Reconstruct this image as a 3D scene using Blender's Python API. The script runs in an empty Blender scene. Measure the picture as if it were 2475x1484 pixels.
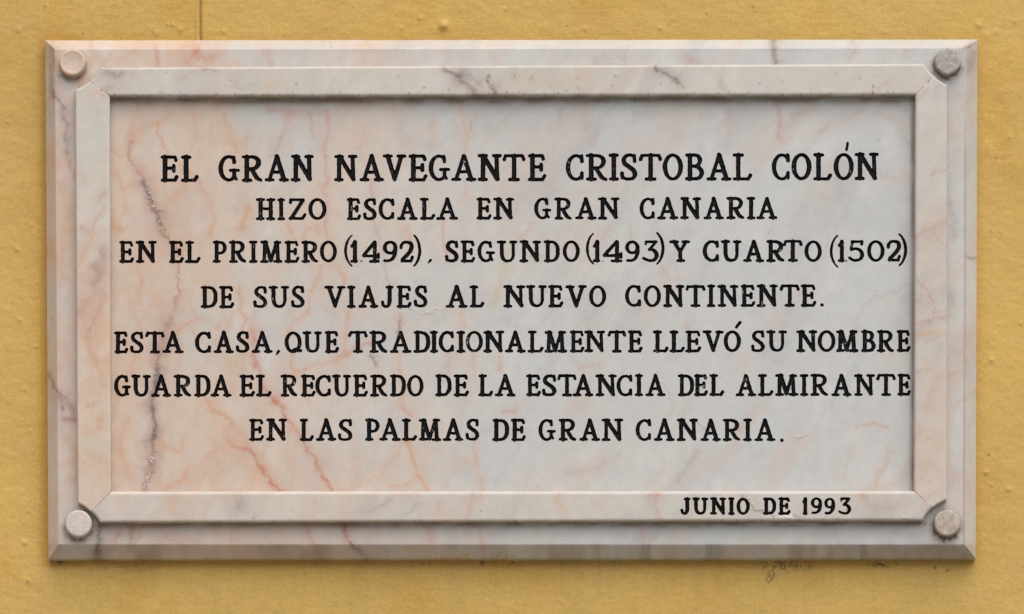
import bpy, math, random
import numpy as np
from mathutils import Vector
from mathutils.geometry import delaunay_2d_cdt

sc = bpy.context.scene
COL = sc.collection
R = math.radians

# ------------------------------------------------------------------ units
# Plans are drawn in "units" of 1/2475 m on the wall face (x to the right, y
# downwards, t = how far something stands out of the wall).
U = 1.0 / 2475.0
CX, CY = 1237.5, 742.0
DIST = 6.0                       # camera to wall, metres
CAM_Z = -1.35                    # camera height relative to the plaque centre
DU, YC = DIST / U, CY - CAM_Z / U

# ------------------------------------------------------------------ camera
cam = bpy.data.cameras.new("camera")
cam.sensor_width = 36.0
cam.lens = 36.0 * DIST / 1.0
cam.shift_y = -CAM_Z / 1.0       # rising front: verticals stay vertical
cam.clip_start, cam.clip_end = 0.1, 200.0
co = bpy.data.objects.new("camera", cam)
co.location = (0.0, -DIST, CAM_Z)
co.rotation_euler = (R(90), 0, 0)
COL.objects.link(co)
sc.camera = co

# ------------------------------------------------------------------ light
w = bpy.data.worlds.new("World")
sc.world = w
w.use_nodes = True
nt = w.node_tree
sky = nt.nodes.new("ShaderNodeTexSky")
sky.sky_type = 'NISHITA'
sky.sun_disc = False
sky.sun_elevation = R(56)
sky.sun_rotation = R(160)
sky.air_density, sky.dust_density, sky.ozone_density = 1.0, 4.0, 1.0
bg = nt.nodes["Background"]
bg.inputs[1].default_value = 0.05
nt.links.new(sky.outputs[0], bg.inputs[0])

sun = bpy.data.lights.new("sun", 'SUN')
sun.energy = 1.5
sun.angle = R(94)
sun.color = (1.0, 0.97, 0.93)
so = bpy.data.objects.new("sun", sun)
d = Vector((0.17, -0.45, 0.88)).normalized()      # towards the light
so.rotation_euler = d.to_track_quat('Z', 'Y').to_euler()
so.location = d * 8
COL.objects.link(so)

sc.view_settings.view_transform = 'Standard'
sc.view_settings.look = 'None'
sc.view_settings.exposure = 0.89
sc.view_settings.gamma = 1.0
sc.view_settings.use_curve_mapping = False

# ------------------------------------------------------------------ noise
def _hash(ix, iy, s):
    h = (ix.astype(np.int64) * 374761393 + iy.astype(np.int64) * 668265263 + s * 1442695041) & 0xFFFFFFFF
    h = ((h ^ (h >> 13)) * 1274126177) & 0xFFFFFFFF
    h = (h ^ (h >> 16)) & 0xFFFF
    return h / 65535.0

def vnoise(x, y, s=0):
    ix, iy = np.floor(x), np.floor(y)
    fx, fy = x - ix, y - iy
    fx = fx * fx * fx * (fx * (fx * 6 - 15) + 10)
    fy = fy * fy * fy * (fy * (fy * 6 - 15) + 10)
    a, b = _hash(ix, iy, s), _hash(ix + 1, iy, s)
    c, e = _hash(ix, iy + 1, s), _hash(ix + 1, iy + 1, s)
    return (a + (b - a) * fx) * (1 - fy) + (c + (e - c) * fx) * fy

def fbm(x, y, s=0, o=4):
    r, a, n = 0.0, 1.0, 0.0
    for k in range(o):
        r = r + a * vnoise(x * 2 ** k + 17.3 * k, y * 2 ** k - 9.1 * k, s + k)
        n += a
        a *= 0.5
    return r / n

def smooth(a, b, x):
    t = np.clip((x - a) / (b - a), 0, 1)
    return t * t * (3 - 2 * t)

def seg_dist(x, y, pts):
    """distance to a polyline and the running parameter of the nearest point"""
    d = np.full(x.shape, 1e9)
    for (ax, ay), (bx, by) in zip(pts[:-1], pts[1:]):
        vx, vy = bx - ax, by - ay
        L = vx * vx + vy * vy + 1e-9
        t = np.clip(((x - ax) * vx + (y - ay) * vy) / L, 0, 1)
        d = np.minimum(d, np.hypot(x - ax - t * vx, y - ay - t * vy))
    return d

# ------------------------------------------------------------------ stone
GREY = np.array((0.578, 0.592, 0.574))
PEACH = np.array((0.66, 0.54, 0.435))
ORANGE = np.array((0.64, 0.385, 0.24))
RED = np.array((0.56, 0.21, 0.125))
ROSE = np.array((0.52, 0.31, 0.25))
BROWN = np.array((0.17, 0.115, 0.10))
SLATE = np.array((0.215, 0.175, 0.158))
MAUVE = np.array((0.43, 0.255, 0.21))
OLIVE = np.array((0.56, 0.50, 0.30))
OCHRE = np.array((0.62, 0.42, 0.20))

# veins of the backing slab: points, half width, colour, strength, crystals
V = []
def vein(p, wd, c, a, cr=0.0):
    V.append((p, wd, c, a, cr))

# the long dark vein down the left third
vein([(420,267),(367,300),(325,322),(317,367),(322,397),(337,420)], 5, ORANGE, .55)
vein([(322,340),(317,367),(322,397),(337,420),(350,457),(368,480)], 4, ROSE, .75, .5)
vein([(337,420),(352,457),(372,495),(384,525),(400,558),(417,580),(424,596)], 10, ROSE, .75, .2)
vein([(345,440),(356,462),(373,495),(385,525),(400,556),(412,574)], 7.0, SLATE, 1.0, .9)
vein([(400,556),(417,580),(426,600)], 6, OCHRE, .6, .9)
vein([(424,596),(429,635),(427,668),(429,695),(424,722),(417,748)], 4.5, ROSE, .8, .9)
vein([(424,722),(416,750),(402,784),(392,812)], 14, ROSE, .55, .1)
vein([(402,780),(392,826),(384,850)], 18, MAUVE, .55, .25)
vein([(386,845),(382,868),(385,889),(378,922)], 10, MAUVE, .8, .4)
vein([(385,889),(378,922),(371,962),(372,990)], 8, SLATE, .95, .7)
vein([(371,962),(373,995),(377,1032),(368,1059)], 9, ROSE, .6, .2)
vein([(371,980),(373,1000),(377,1032),(367,1059)], 7.0, SLATE, 1.0, .5)
vein([(372,1045),(367,1062),(369,1096),(364,1129)], 7.5, BROWN, .8, .8)
vein([(369,1090),(364,1129),(357,1162),(350,1190)], 9, MAUVE, .8, .9)
vein([(262,1235),(244,1262),(238,1290),(237,1349)], 12, SLATE, .8, .5)
vein([(335,1240),(321,1279),(313,1326)], 7, MAUVE, .65, .6)
# orange veins
for p, wd, c, a in [
    ([(380,294),(384,320),(404,354),(410,370)],5,ORANGE,.75),
    ([(544,280),(564,334),(570,367)],5,ORANGE,.6),
    ([(467,277),(474,334),(460,364)],6,ORANGE,.4),
    ([(274,354),(287,377),(307,387)],5,ORANGE,.5),
    ([(277,414),(287,444),(297,460),(322,450)],5,ORANGE,.6),
    ([(440,395),(454,405),(484,444),(504,477),(510,500),(520,535),(507,552),(507,570)],4.5,ORANGE,.75),
    ([(447,440),(436,462),(402,480),(377,497)],6,ORANGE,.55),
    ([(597,500),(590,525),(584,550)],7,ORANGE,.8),
    ([(267,540),(280,550),(296,556)],7,ORANGE,.7),
    ([(580,690),(577,748),(594,772),(588,792)],4.5,ORANGE,.7),
    ([(472,774),(444,786),(412,803)],6,ORANGE,.75),
    ([(613,800),(612,830),(617,860),(619,889),(634,902),(636,935),(655,962),(679,987)],6,RED,.55),
    ([(655,962),(679,987),(699,1019),(726,1062),(749,1092),(766,1122),(782,1156),(803,1188)],6,RED,.72),
    ([(497,962),(514,990),(537,1003),(558,1021)],6,ORANGE,.9),
    ([(547,1060),(566,1076),(594,1081)],5,RED,.45),
    ([(594,1081),(617,1099),(639,1139),(659,1169),(684,1189)],7,RED,.78),
    ([(987,1060),(999,1102),(1006,1132),(1013,1152),(1022,1160),(1034,1190)],6,ORANGE,.8),
    ([(1013,1154),(986,1169),(939,1176)],5,ORANGE,.45),
    ([(972,1075),(939,1129),(919,1156),(872,1166),(819,1178)],4.5,ORANGE,.45),
    ([(1142,1050),(1153,1112),(1159,1149),(1166,1190)],6,ORANGE,.45),
    ([(1105,1110),(1120,1108),(1132,1120)],6,ORANGE,.35),
    ([(655,258),(719,270),(765,277)],13,ROSE,.4),
    ([(702,276),(685,320),(659,376)],4.5,ROSE,.4),
    ([(747,278),(754,300),(760,326)],5,RED,.35),
    ([(787,270),(796,317),(784,354),(787,387),(792,430),(782,460),(785,490),(786,532),(793,574)],5,RED,.33),
    ([(886,310),(872,360)],7,ORANGE,.3),
    ([(1116,247),(1126,334),(1119,385)],7,ORANGE,.35),
    ([(1040,284),(1049,334),(1046,362)],6,ORANGE,.3),
    ([(1143,298),(1139,318)],6,ROSE,.45),
    ([(899,435),(902,470)],5,RED,.35),
    ([(1126,438),(1116,482)],5,ORANGE,.4),
    ([(695,540),(704,556),(713,578)],6,ORANGE,.6),
    ([(732,575),(746,552),(766,548),(769,564)],5,ORANGE,.55),
    ([(776,640),(769,672),(752,702),(749,735),(738,756),(712,782),(693,812)],6,ORANGE,.6),
    ([(817,648),(824,662),(830,684)],5,ORANGE,.7),
    ([(846,749),(839,795),(838,849),(816,867),(766,879),(717,902)],5.5,ORANGE,.6),
    ([(838,858),(860,845),(896,828)],7,RED,.5),
    ([(702,855),(702,889),(716,907)],5,ORANGE,.65),
    ([(905,530),(922,595),(929,645),(942,682)],5,ROSE,.35),
    ([(1069,532),(1072,588),(1082,630)],4.5,RED,.38),
    ([(982,556),(989,582)],5,ORANGE,.4),
    ([(960,760),(972,780)],7,ORANGE,.5),
    ([(963,772),(962,806)],4.5,BROWN,.5),
    ([(900,862),(910,884)],5.5,BROWN,.55),
    ([(966,855),(962,895),(969,942),(966,969),(977,992)],5,ORANGE,.5),
    ([(976,985),(992,1003)],5,ORANGE,.7),
    ([(1205,852),(1209,897)],6,ORANGE,.55),
    ([(1139,855),(1152,911)],6,ORANGE,.35),
    ([(1082,857),(1089,904)],6,ORANGE,.35),
    ([(1119,747),(1126,791)],6,ORANGE,.35),
    ([(1218,996),(1246,992)],6,RED,.4),
    ([(1222,645),(1210,685),(1196,732)],7,OLIVE,.6),
    ([(1233,560),(1222,645)],9,OLIVE,.3),
    ([(560,860),(570,905)],8,OLIVE,.35),
    ([(470,1120),(440,1160),(400,1180)],8,ORANGE,.5),
    ([(560,1060),(500,1105),(450,1150),(400,1180)],5,ORANGE,.4),
    ([(384,1072),(420,1090),(440,1090),(450,1060)],6,ORANGE,.5),
    ([(310,1010),(290,1060),(295,1110),(320,1170)],9,ORANGE,.55),
    ([(290,800),(330,860),(310,900),(290,960)],10,ORANGE,.35),
    ([(330,640),(345,690),(320,760),(340,800)],9,ORANGE,.35),
    ([(600,1010),(560,1060)],5,ORANGE,.3),
    # right half: soft rust and grey marks
    ([(1761,246),(1764,282),(1761,318)],6,RED,.38),
    ([(1790,275),(1778,292)],6,RED,.35),
    ([(1361,262),(1354,300)],8,MAUVE,.2),
    ([(1451,303),(1424,352)],9,MAUVE,.25),
    ([(1866,238),(1884,270),(1886,300),(1885,332)],8,ROSE,.45),
    ([(1885,325),(1895,350)],10,ROSE,.25),
    ([(1915,272),(1950,278),(1965,262)],9,RED,.3),
    ([(2096,249),(2063,282),(2023,295),(1992,315),(1966,324)],7,ORANGE,.42),
    ([(2120,270),(2150,282),(2192,292)],7,ORANGE,.35),
    ([(2123,424),(2156,434),(2192,419)],7,ORANGE,.3),
    ([(1480,535),(1457,570)],7,ROSE,.25),
    ([(1524,543),(1528,578)],6,ROSE,.3),
    ([(1600,640),(1608,675),(1638,674)],6,ROSE,.22),
    ([(1289,540),(1258,577)],11,ROSE,.25),
    ([(1404,885),(1412,900)],6,RED,.35),
    ([(1404,889),(1452,882)],8,ROSE,.28),
    ([(1424,770),(1424,792)],6,ORANGE,.3),
    ([(1657,770),(1660,792)],6,ORANGE,.38),
    ([(1865,560),(1862,568)],6,ORANGE,.35),
    ([(1775,1020),(1786,1036)],7,ROSE,.4),
    ([(1690,1090),(1655,1130),(1640,1160)],8,MAUVE,.25),
    ([(1380,1145),(1450,1130),(1500,1100)],9,MAUVE,.16),
    ([(2073,1034),(2108,1022),(2133,1033),(2153,1029)],6,ORANGE,.55),
    ([(2150,1090),(2140,1122),(2116,1159),(2113,1180)],5,ORANGE,.48),
    ([(2060,1080),(2040,1150)],8,ROSE,.22),
    ([(2100,1176),(2190,1170)],7,OCHRE,.28),
    ([(2000,580),(1990,620)],8,ROSE,.12),
    # outer margin of the slab
    ([(377,112),(380,162)],6,RED,.42),
    ([(330,118),(296,152)],8,ORANGE,.45),
    ([(468,128),(500,140),(530,132)],10,RED,.32),
    ([(470,125),(456,155)],7,RED,.42),
    ([(640,118),(655,155)],10,RED,.25),
    ([(900,118),(920,150)],10,ORANGE,.22),
    ([(1070,122),(1090,140)],10,ORANGE,.22),
    ([(1190,124),(1200,150)],8,ORANGE,.25),
    ([(1441,150),(1470,128),(1510,138)],10,MAUVE,.35),
    ([(1660,136),(1690,152)],10,ROSE,.35),
    ([(1870,98),(1866,120),(1872,152)],11,SLATE,.6),
    ([(2068,96),(2060,108)],9,SLATE,.3),
    ([(2072,118),(2050,150)],6,ROSE,.35),
    ([(2180,105),(2196,140)],6,ORANGE,.3),
    ([(2344,105),(2326,122)],4,BROWN,.5),
    ([(2350,128),(2340,165)],12,SLATE,.42),
    ([(2345,215),(2320,280)],14,ORANGE,.25),
    ([(2303,495),(2310,530),(2306,570)],12,SLATE,.3),
    ([(2332,622),(2345,627),(2362,624)],4,BROWN,.5),
    ([(2300,720),(2305,740)],10,SLATE,.25),
    ([(2340,800),(2325,815)],14,ORANGE,.25),
    ([(2300,840),(2320,850)],10,ROSE,.35),
    ([(2300,905),(2330,895)],10,ROSE,.35),
    ([(2310,980),(2360,940)],5,MAUVE,.28),
    ([(2305,1140),(2345,1180)],10,ROSE,.22),
    ([(123,115),(123,167),(133,235)],9,SLATE,.42),
    ([(133,225),(150,250),(162,262)],5,SLATE,.6),
    ([(150,262),(165,300),(163,345),(163,372)],9,SLATE,.45),
    ([(163,367),(177,405),(182,430)],4,RED,.45),
    ([(120,235),(128,240)],10,RED,.3),
    ([(140,430),(165,450)],12,ORANGE,.5),
    ([(125,370),(140,400)],12,ORANGE,.4),
    ([(165,500),(172,520)],10,ORANGE,.45),
    ([(132,620),(140,660)],7,ORANGE,.5),
    ([(150,670),(180,680)],7,ORANGE,.5),
    ([(118,590),(130,610)],9,ORANGE,.3),
    ([(116,905),(133,939),(147,962),(150,990)],6,BROWN,.7),
    ([(145,955),(175,985),(180,1010),(160,1010)],15,MAUVE,.75),
    ([(150,1012),(176,1012)],5,RED,.4),
    ([(120,1015),(130,1040)],10,ORANGE,.3),
    ([(150,830),(170,880)],12,ORANGE,.28),
    ([(745,1270),(752,1300),(758,1316),(780,1352)],6,RED,.42),
    ([(836,1268),(838,1290),(848,1312)],4.5,RED,.55),
    ([(846,1310),(868,1328),(892,1353)],4.5,SLATE,.75),
    ([(836,1268),(836,1282)],4,SLATE,.6),
    ([(1040,1275),(1045,1312)],8,RED,.28),
    ([(1160,1275),(1165,1330)],7,RED,.25),
    ([(290,1290),(275,1310)],8,RED,.4),
    ([(400,1300),(450,1320)],10,RED,.35),
    ([(420,1285),(470,1310)],9,ORANGE,.35),
    ([(560,1278),(560,1310)],5,RED,.3),
    ([(1550,1275),(1560,1310)],11,ROSE,.25),
    ([(2020,1275),(2025,1310)],10,ROSE,.22),
]:
    vein(p, wd, c, a)
# pale calcite cracks
for p in ([(986,742),(1000,748),(1019,762),(1049,749),(1079,742)], [(1598,925),(1611,932),(1616,945),(1625,968)],
          [(1575,926),(1592,925)], [(1690,1017),(1715,1040)], [(1650,1000),(1662,1020)], [(1926,1062),(1940,1050),(1955,1046)]):
    vein(p, 2.2, ROSE, .28, .5)
vein([(2188,262),(2182,300),(2192,338)], 12, np.array((.50,.45,.43)), .45, .6)
vein([(1450,150),(1470,135),(1500,150)], 12, GREY, .2, .4)

RV = {'top': [], 'left': [], 'right': [], 'bottom': [], 'stud': []}
for k, p, wd, c, a, cr in [
    ('top',[(262,180),(285,190),(296,178)],14,SLATE,.42,.2), ('top',[(270,215),(250,225)],16,SLATE,.22,0),
    ('top',[(430,195),(460,175),(480,168)],5,ORANGE,.4,0), ('top',[(490,168),(520,172)],5,SLATE,.4,.2),
    ('top',[(575,200),(600,215)],18,SLATE,.2,0),
    ('top',[(1076,166),(1090,176),(1110,180)],8,SLATE,.75,.5), ('top',[(1108,178),(1128,198),(1150,215)],9,SLATE,.6,.5),
    ('top',[(1150,228),(1172,236),(1200,232)],11,SLATE,.75,.4), ('top',[(1178,186),(1190,205),(1198,228)],8,SLATE,.8,.6),
    ('top',[(1140,185),(1160,195)],14,SLATE,.3,.1),
    ('top',[(1588,163),(1605,175),(1625,190),(1640,204)],6,SLATE,.72,.3), ('top',[(1610,180),(1634,196)],13,SLATE,.25,0),
    ('top',[(1250,190),(1330,205),(1420,190)],26,OCHRE,.22,0), ('top',[(640,208),(655,200)],10,OCHRE,.3,0),
    ('top',[(1740,190),(1750,215)],10,ROSE,.25,0), ('top',[(2150,195),(2120,215),(2090,225)],7,ORANGE,.38,0),
    ('left',[(255,465),(240,482)],6,MAUVE,.4,0), ('left',[(254,500),(230,535),(215,560),(195,550)],7,ROSE,.42,0),
    ('left',[(240,605),(250,620)],12,MAUVE,.6,.1), ('left',[(225,640),(240,660),(222,690)],17,MAUVE,.62,.15),
    ('left',[(210,735),(235,700),(248,705)],17,ROSE,.42,.15), ('left',[(247,720),(237,750),(222,790),(212,815)],5,ROSE,.6,.4),
    ('left',[(200,740),(205,790),(200,815)],12,ROSE,.35,0), ('left',[(226,560),(205,600),(190,640)],5,ORANGE,.5,0),
    ('left',[(208,815),(216,850),(232,870),(244,910)],6,ORANGE,.6,0), ('left',[(240,925),(252,935)],8,ORANGE,.5,0),
    ('left',[(238,968),(205,985)],5,ROSE,.45,0), ('left',[(245,1010),(240,1030)],8,ORANGE,.6,0),
    ('left',[(225,1035),(210,1050)],9,ORANGE,.4,0), ('left',[(215,1100),(240,1110),(260,1115)],10,ORANGE,.35,0),
    ('left',[(205,1120),(195,1135)],10,OCHRE,.3,0), ('left',[(190,425),(205,435)],10,ORANGE,.25,0),
    ('left',[(210,230),(250,228)],8,ORANGE,.3,0),
    ('right',[(2213,572),(2240,552),(2270,538),(2288,528)],6,ROSE,.5,.1), ('right',[(2255,560),(2275,585)],7,ORANGE,.35,0),
    ('right',[(2217,675),(2235,692),(2255,720),(2265,745),(2262,752)],6,ROSE,.5,.2), ('right',[(2225,710),(2218,728)],6,ROSE,.35,0),
    ('right',[(2222,782),(2250,772),(2286,766)],6,ROSE,.5,.2), ('right',[(2215,815),(2250,805),(2284,808)],8,OCHRE,.55,0),
    ('right',[(2255,822),(2240,825)],12,MAUVE,.3,0), ('right',[(2215,900),(2245,893)],4,MAUVE,.35,0),
    ('right',[(2262,910),(2248,955),(2243,985)],10,ORANGE,.5,0), ('right',[(2218,1025),(2222,1055)],9,ORANGE,.38,0),
    ('right',[(2242,1060),(2258,1050)],6,ORANGE,.5,0), ('right',[(2235,1115),(2262,1132)],8,ORANGE,.38,0),
    ('right',[(2222,1165),(2250,1160)],7,OCHRE,.3,0), ('right',[(2230,1212),(2262,1195)],5,ORANGE,.38,0),
    ('right',[(2222,240),(2245,205)],5,ORANGE,.4,0), ('right',[(2255,418),(2288,412)],4,ROSE,.5,0),
    ('right',[(2215,600),(2220,580)],6,ROSE,.35,0),
    ('bottom',[(410,1205),(420,1235)],12,ORANGE,.28,0), ('bottom',[(575,1200),(580,1225)],12,SLATE,.22,0),
    ('bottom',[(310,1195),(300,1220)],10,ORANGE,.28,0), ('bottom',[(760,1198),(755,1240)],7,ORANGE,.28,0),
    ('bottom',[(890,1240),(930,1220),(945,1205)],8,SLATE,.22,0), ('bottom',[(980,1240),(1010,1215)],9,SLATE,.18,0),
    ('bottom',[(955,1195),(1000,1198)],9,ORANGE,.3,0), ('bottom',[(1060,1215),(1058,1240)],9,ORANGE,.4,0),
    ('bottom',[(1140,1195),(1135,1245)],7,ROSE,.38,0), ('bottom',[(1160,1190),(1165,1205)],7,ORANGE,.35,0),
    ('bottom',[(1355,1195),(1350,1215),(1362,1230)],8,ORANGE,.4,0), ('bottom',[(1440,1220),(1432,1212)],8,ORANGE,.25,0),
    ('bottom',[(1588,1190),(1585,1215),(1592,1255)],9,ROSE,.42,0), ('bottom',[(1600,1192),(1570,1196)],6,RED,.25,0),
    ('bottom',[(1795,1190),(1796,1202)],3,SLATE,.6,.2), ('bottom',[(1808,1205),(1818,1220),(1826,1232),(1845,1230),(1868,1240)],4,np.array((.36,.33,.31)),.6,1.0),
    ('bottom',[(1888,1245),(1905,1246),(1922,1256)],7,np.array((.78,.76,.73)),.8,1.0), ('bottom',[(1925,1245),(1932,1258)],9,SLATE,.5,.2),
    ('bottom',[(2085,1194),(2105,1215),(2115,1225)],9,ROSE,.35,0), ('bottom',[(2140,1200),(2170,1215)],14,ORANGE,.18,0),
    ('bottom',[(2120,1230),(2150,1225)],20,SLATE,.16,0), ('bottom',[(2180,1246),(2195,1250)],6,np.array((.5,.47,.45)),.4,.8),
    ('bottom',[(2225,1220),(2248,1235)],5,ROSE,.35,.1),
    ]:
    RV[k].append((p, wd, c, a, cr))

def mixc(col, c, a):
    a = np.clip(a, 0, 1)[:, None]
    return col * (1 - a) + np.asarray(c)[None, :] * a

def stone(px, py, kind='slab'):
    """base colour of the marble and, in alpha, where pale calcite shows"""
    px, py = np.asarray(px, float), np.asarray(py, float)
    seed = {'slab': 0, 'top': 40, 'left': 80, 'right': 120, 'bottom': 160, 'stud': 200}[kind]
    qx = px + 16 * (fbm(px / 70, py / 70, seed + 1) - .5) + 8 * (vnoise(px / 13, py / 13, seed + 2) - .5) + 5 * (vnoise(px / 5, py / 5, seed + 3) - .5)
    qy = py + 16 * (fbm(px / 70, py / 70, seed + 5) - .5) + 8 * (vnoise(px / 13, py / 13, seed + 6) - .5) + 5 * (vnoise(px / 5, py / 5, seed + 7) - .5)
    cl = fbm(px / 190 + py / 700, py / 260, seed + 11)
    cm = fbm(px / 60 + py / 300, py / 95, seed + 17)
    if kind == 'slab':
        warm = 1 - smooth(330, 760, px) * .5 - smooth(700, 1300, px) * .34 - smooth(1250, 1700, px) * .1
        warm = warm + .12 * np.exp(-((px - 2330) / 60) ** 2) + .10 * np.exp(-((py - 260) / 60) ** 2 - ((px - 1980) / 250) ** 2)
    elif kind == 'left':
        warm = .22 + .55 * smooth(480, 760, py) - .25 * smooth(900, 1150, py)
    elif kind == 'right':
        warm = .10 + .45 * smooth(780, 980, py)
    elif kind == 'bottom':
        warm = .28 - .15 * smooth(600, 1500, px)
    elif kind == 'top':
        warm = .16 - .1 * smooth(1300, 2000, px)
    else:
        warm = np.full(px.shape, .6)
    w0 = np.clip(warm * (0.45 + 1.1 * smooth(.3, .7, cl)) + .22 * (cm - .5) * (warm + .15), 0, 1)
    col = GREY[None, :] * (1 - w0[:, None]) + PEACH[None, :] * w0[:, None]
    # soft orange flush and pale clouds
    fl = smooth(.52, .78, fbm(qx / 75 + 3, qy / 120, seed + 23)) * np.clip(warm, .05, 1)
    col = mixc(col, (.63, .43, .28), fl * .42)
    gl = smooth(.55, .8, fbm(qx / 120 + qy / 200, qy / 90 - qx / 300, seed + 29))
    col = mixc(col, np.array((.47, .48, .50)), gl * .22 * (1.1 - np.clip(warm, 0, 1)))
    pl = smooth(.55, .8, fbm(px / 80, py / 110, seed + 31))
    col = mixc(col, np.array((.70, .67, .63)), pl * .35)
    # a net of thin natural veins, steep and slightly raked
    for sx, sy, sh, s2, th, am in ((95, 210, .25, 41, .035, .50), (55, 120, -.35, 47, .04, .34), (140, 330, .12, 53, .03, .40)):
        n = fbm((qx + sh * qy) / sx, qy / sy, seed + s2, 3)
        rid = np.exp(-((n - .5) / th) ** 2)
        brk = smooth(.42, .68, fbm(px / 110, py / 110, seed + s2 + 3))
        col = mixc(col, ORANGE, rid * brk * am * np.clip(warm * 1.1, .12, 1))
    if kind in ('slab', 'right', 'top', 'bottom'):
        n = fbm((qx + .9 * qy) / 130, (qy - .5 * qx) / 330, seed + 61, 3)
        rid = np.exp(-((n - .5) / .035) ** 2) * smooth(.45, .7, fbm(px / 150, py / 150, seed + 63))
        col = mixc(col, (.40, .37, .37), rid * .26 * (1 - np.clip(warm, 0, .9)))
        rc = smooth(.54, .74, fbm((qx + .75 * qy) / 85, (qy - .6 * qx) / 260, seed + 65, 4))
        col = mixc(col, (.60, .47, .39), rc * .34)
        gc = smooth(.56, .76, fbm((qx + .6 * qy) / 60, (qy - .5 * qx) / 190, seed + 67, 4))
        col = mixc(col, (.43, .43, .44), gc * .30 * (1 - np.clip(warm, 0, .8)))
        vs_ = smooth(.5, .72, fbm(qx / 26, qy / 210, seed + 69, 4))
        col = mixc(col, (.62, .44, .34), vs_ * .30 * np.clip(warm, 0.05, .7))
    if kind in RV and kind != 'stud':
        col = col * np.array((1.04, .995, .935))
    cry = np.zeros(px.shape)
    for p, wd, c, a, cr in (V if kind == 'slab' else RV[kind]):
        xs, ys = [q[0] for q in p], [q[1] for q in p]
        m = 3.5 * wd + 16
        k = np.where((px > min(xs) - m) & (px < max(xs) + m) & (py > min(ys) - m) & (py < max(ys) + m))[0]
        if len(k) == 0:
            continue
        if (kind == 'slab' and min(xs) > 1250) or kind == 'right':
            if c is ORANGE or c is RED:
                c, a = np.array((.56, .385, .28)), a * .85
        dd = seg_dist(qx[k], qy[k], p)
        loc = .62 + .76 * vnoise(px[k] / 17 + 5, py[k] / 17, seed + 71)
        ww = wd * (.62 + .8 * vnoise(px[k] / 28, py[k] / 28, seed + 73))
        grain = .62 + .76 * vnoise(px[k] / 3.6 + 31, py[k] / 3.6, seed + 75)
        core = 1 / (1 + (dd / (.70 * ww)) ** 2.6)
        core = core * np.clip(grain + .35 * (core - .5), 0, 1.2)
        halo = np.exp(-(dd / (2.7 * ww)) ** 2)
        sub = mixc(col[k], c if (c is not BROWN and c is not SLATE) else MAUVE, halo * a * .24)
        sub = mixc(sub, c, core * a * np.clip(loc, 0, 1.1) * (.9 if a < .8 else 1))
        col[k] = sub
        if cr:
            cry[k] = np.maximum(cry[k], cr * np.exp(-(dd / (ww * .9)) ** 2))
    # grime, dirt and brown toning
    if kind == 'slab':
        # brown dirt line in the arris at right, streaks below
        rx = 2334 - (py - 117) * 4 / 1200
        col = mixc(col, (.30, .20, .13), .6 * np.exp(-((px - rx) / 1.8) ** 2) * smooth(200, 420, py) * (py < 1318))
        st = smooth(.42, .75, fbm(px / 22, py / 160 + 4, 301)) * smooth(1312, 1320, py) * smooth(1100, 1500, px)
        col = mixc(col, (.24, .20, .165), st * .42)
        st2 = smooth(1312, 1318, py) * smooth(.35, .8, fbm(px / 60, py / 90, 305))
        col = mixc(col, (.33, .27, .22), st2 * .55)
        # stray wall paint along the lower edge
        sm = smooth(960, 1080, px) * (1 - smooth(1235, 1262, px))
        edge = 1350 - 11 * sm * (.3 + .7 * smooth(960, 1240, px)) * (.5 + vnoise(px / 9, py * 0, 311))
        col = mixc(col, (.48, .33, .09), .6 * sm * smooth(-1, 2, py - edge) * (vnoise(px / 3.2, py / 3.2, 313) > .45))
        # brown tone round the caps, heavier below, and along the frame's lower edges
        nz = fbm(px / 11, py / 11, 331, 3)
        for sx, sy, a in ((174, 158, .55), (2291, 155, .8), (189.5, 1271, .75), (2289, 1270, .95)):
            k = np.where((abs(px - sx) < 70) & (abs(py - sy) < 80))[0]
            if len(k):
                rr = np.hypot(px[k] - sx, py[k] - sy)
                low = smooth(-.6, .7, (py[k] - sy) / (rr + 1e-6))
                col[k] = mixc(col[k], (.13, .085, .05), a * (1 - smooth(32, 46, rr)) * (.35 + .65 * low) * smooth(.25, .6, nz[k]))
        col = mixc(col, (.10, .07, .05), .9 * np.exp(-((px - (2281 + 2 * nz)) / 3.0) ** 2) * smooth(1296, 1304, py) * (1 - smooth(1309, 1316, py)))
        col = mixc(col, (.25, .155, .09), .65 * np.exp(-(np.clip(py - 1264, 0, 99) / 9) ** 2) * (py > 1258) * (py < 1300) * (px > 235) * (px < 2240) * smooth(.3, .65, fbm(px / 40, py / 14, 333)))
        col = mixc(col, (.25, .165, .10), .60 * np.exp(-(np.clip(py - 243, 0, 99) / 10) ** 2) * (py > 225) * (py < 300) * (px > 262) * (px < 2215) * smooth(.3, .65, fbm(px / 50, py / 14, 335)))
        # inner right joint: brown
        col = mixc(col, (.22, .13, .08), .85 * np.exp(-((px - 2206) / 5.5) ** 2) * (py > 236) * (py < 1190) * (.5 + .5 * vnoise(px * 0, py / 60, 317)))
    if kind in ('top', 'bottom'):
        rng = random.Random(7 if kind == 'top' else 8)
        y0 = (lambda x: 229 - x / 900) if kind == 'top' else (lambda x: 1262 - x / 450)
        for i in range(130 if kind == 'top' else 50):
            x = rng.uniform(270, 2200)
            y = y0(x) + (rng.gauss(0, 2.6) if rng.random() < .8 else -abs(rng.gauss(0, 24)))
            r = rng.uniform(1.0, 2.3) * (1.5 if rng.random() < .1 else 1)
            k = np.where((abs(px - x) < 14) & (abs(py - y) < 14))[0]
            if len(k):
                dd = np.hypot(px[k] - x, (py[k] - y) * .8)
                col[k] = mixc(col[k], (.19, .11, .06), .7 * np.exp(-(dd / r) ** 2))
        lip = smooth(-4, 6, py - np.array([y0(x) for x in px]))
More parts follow.
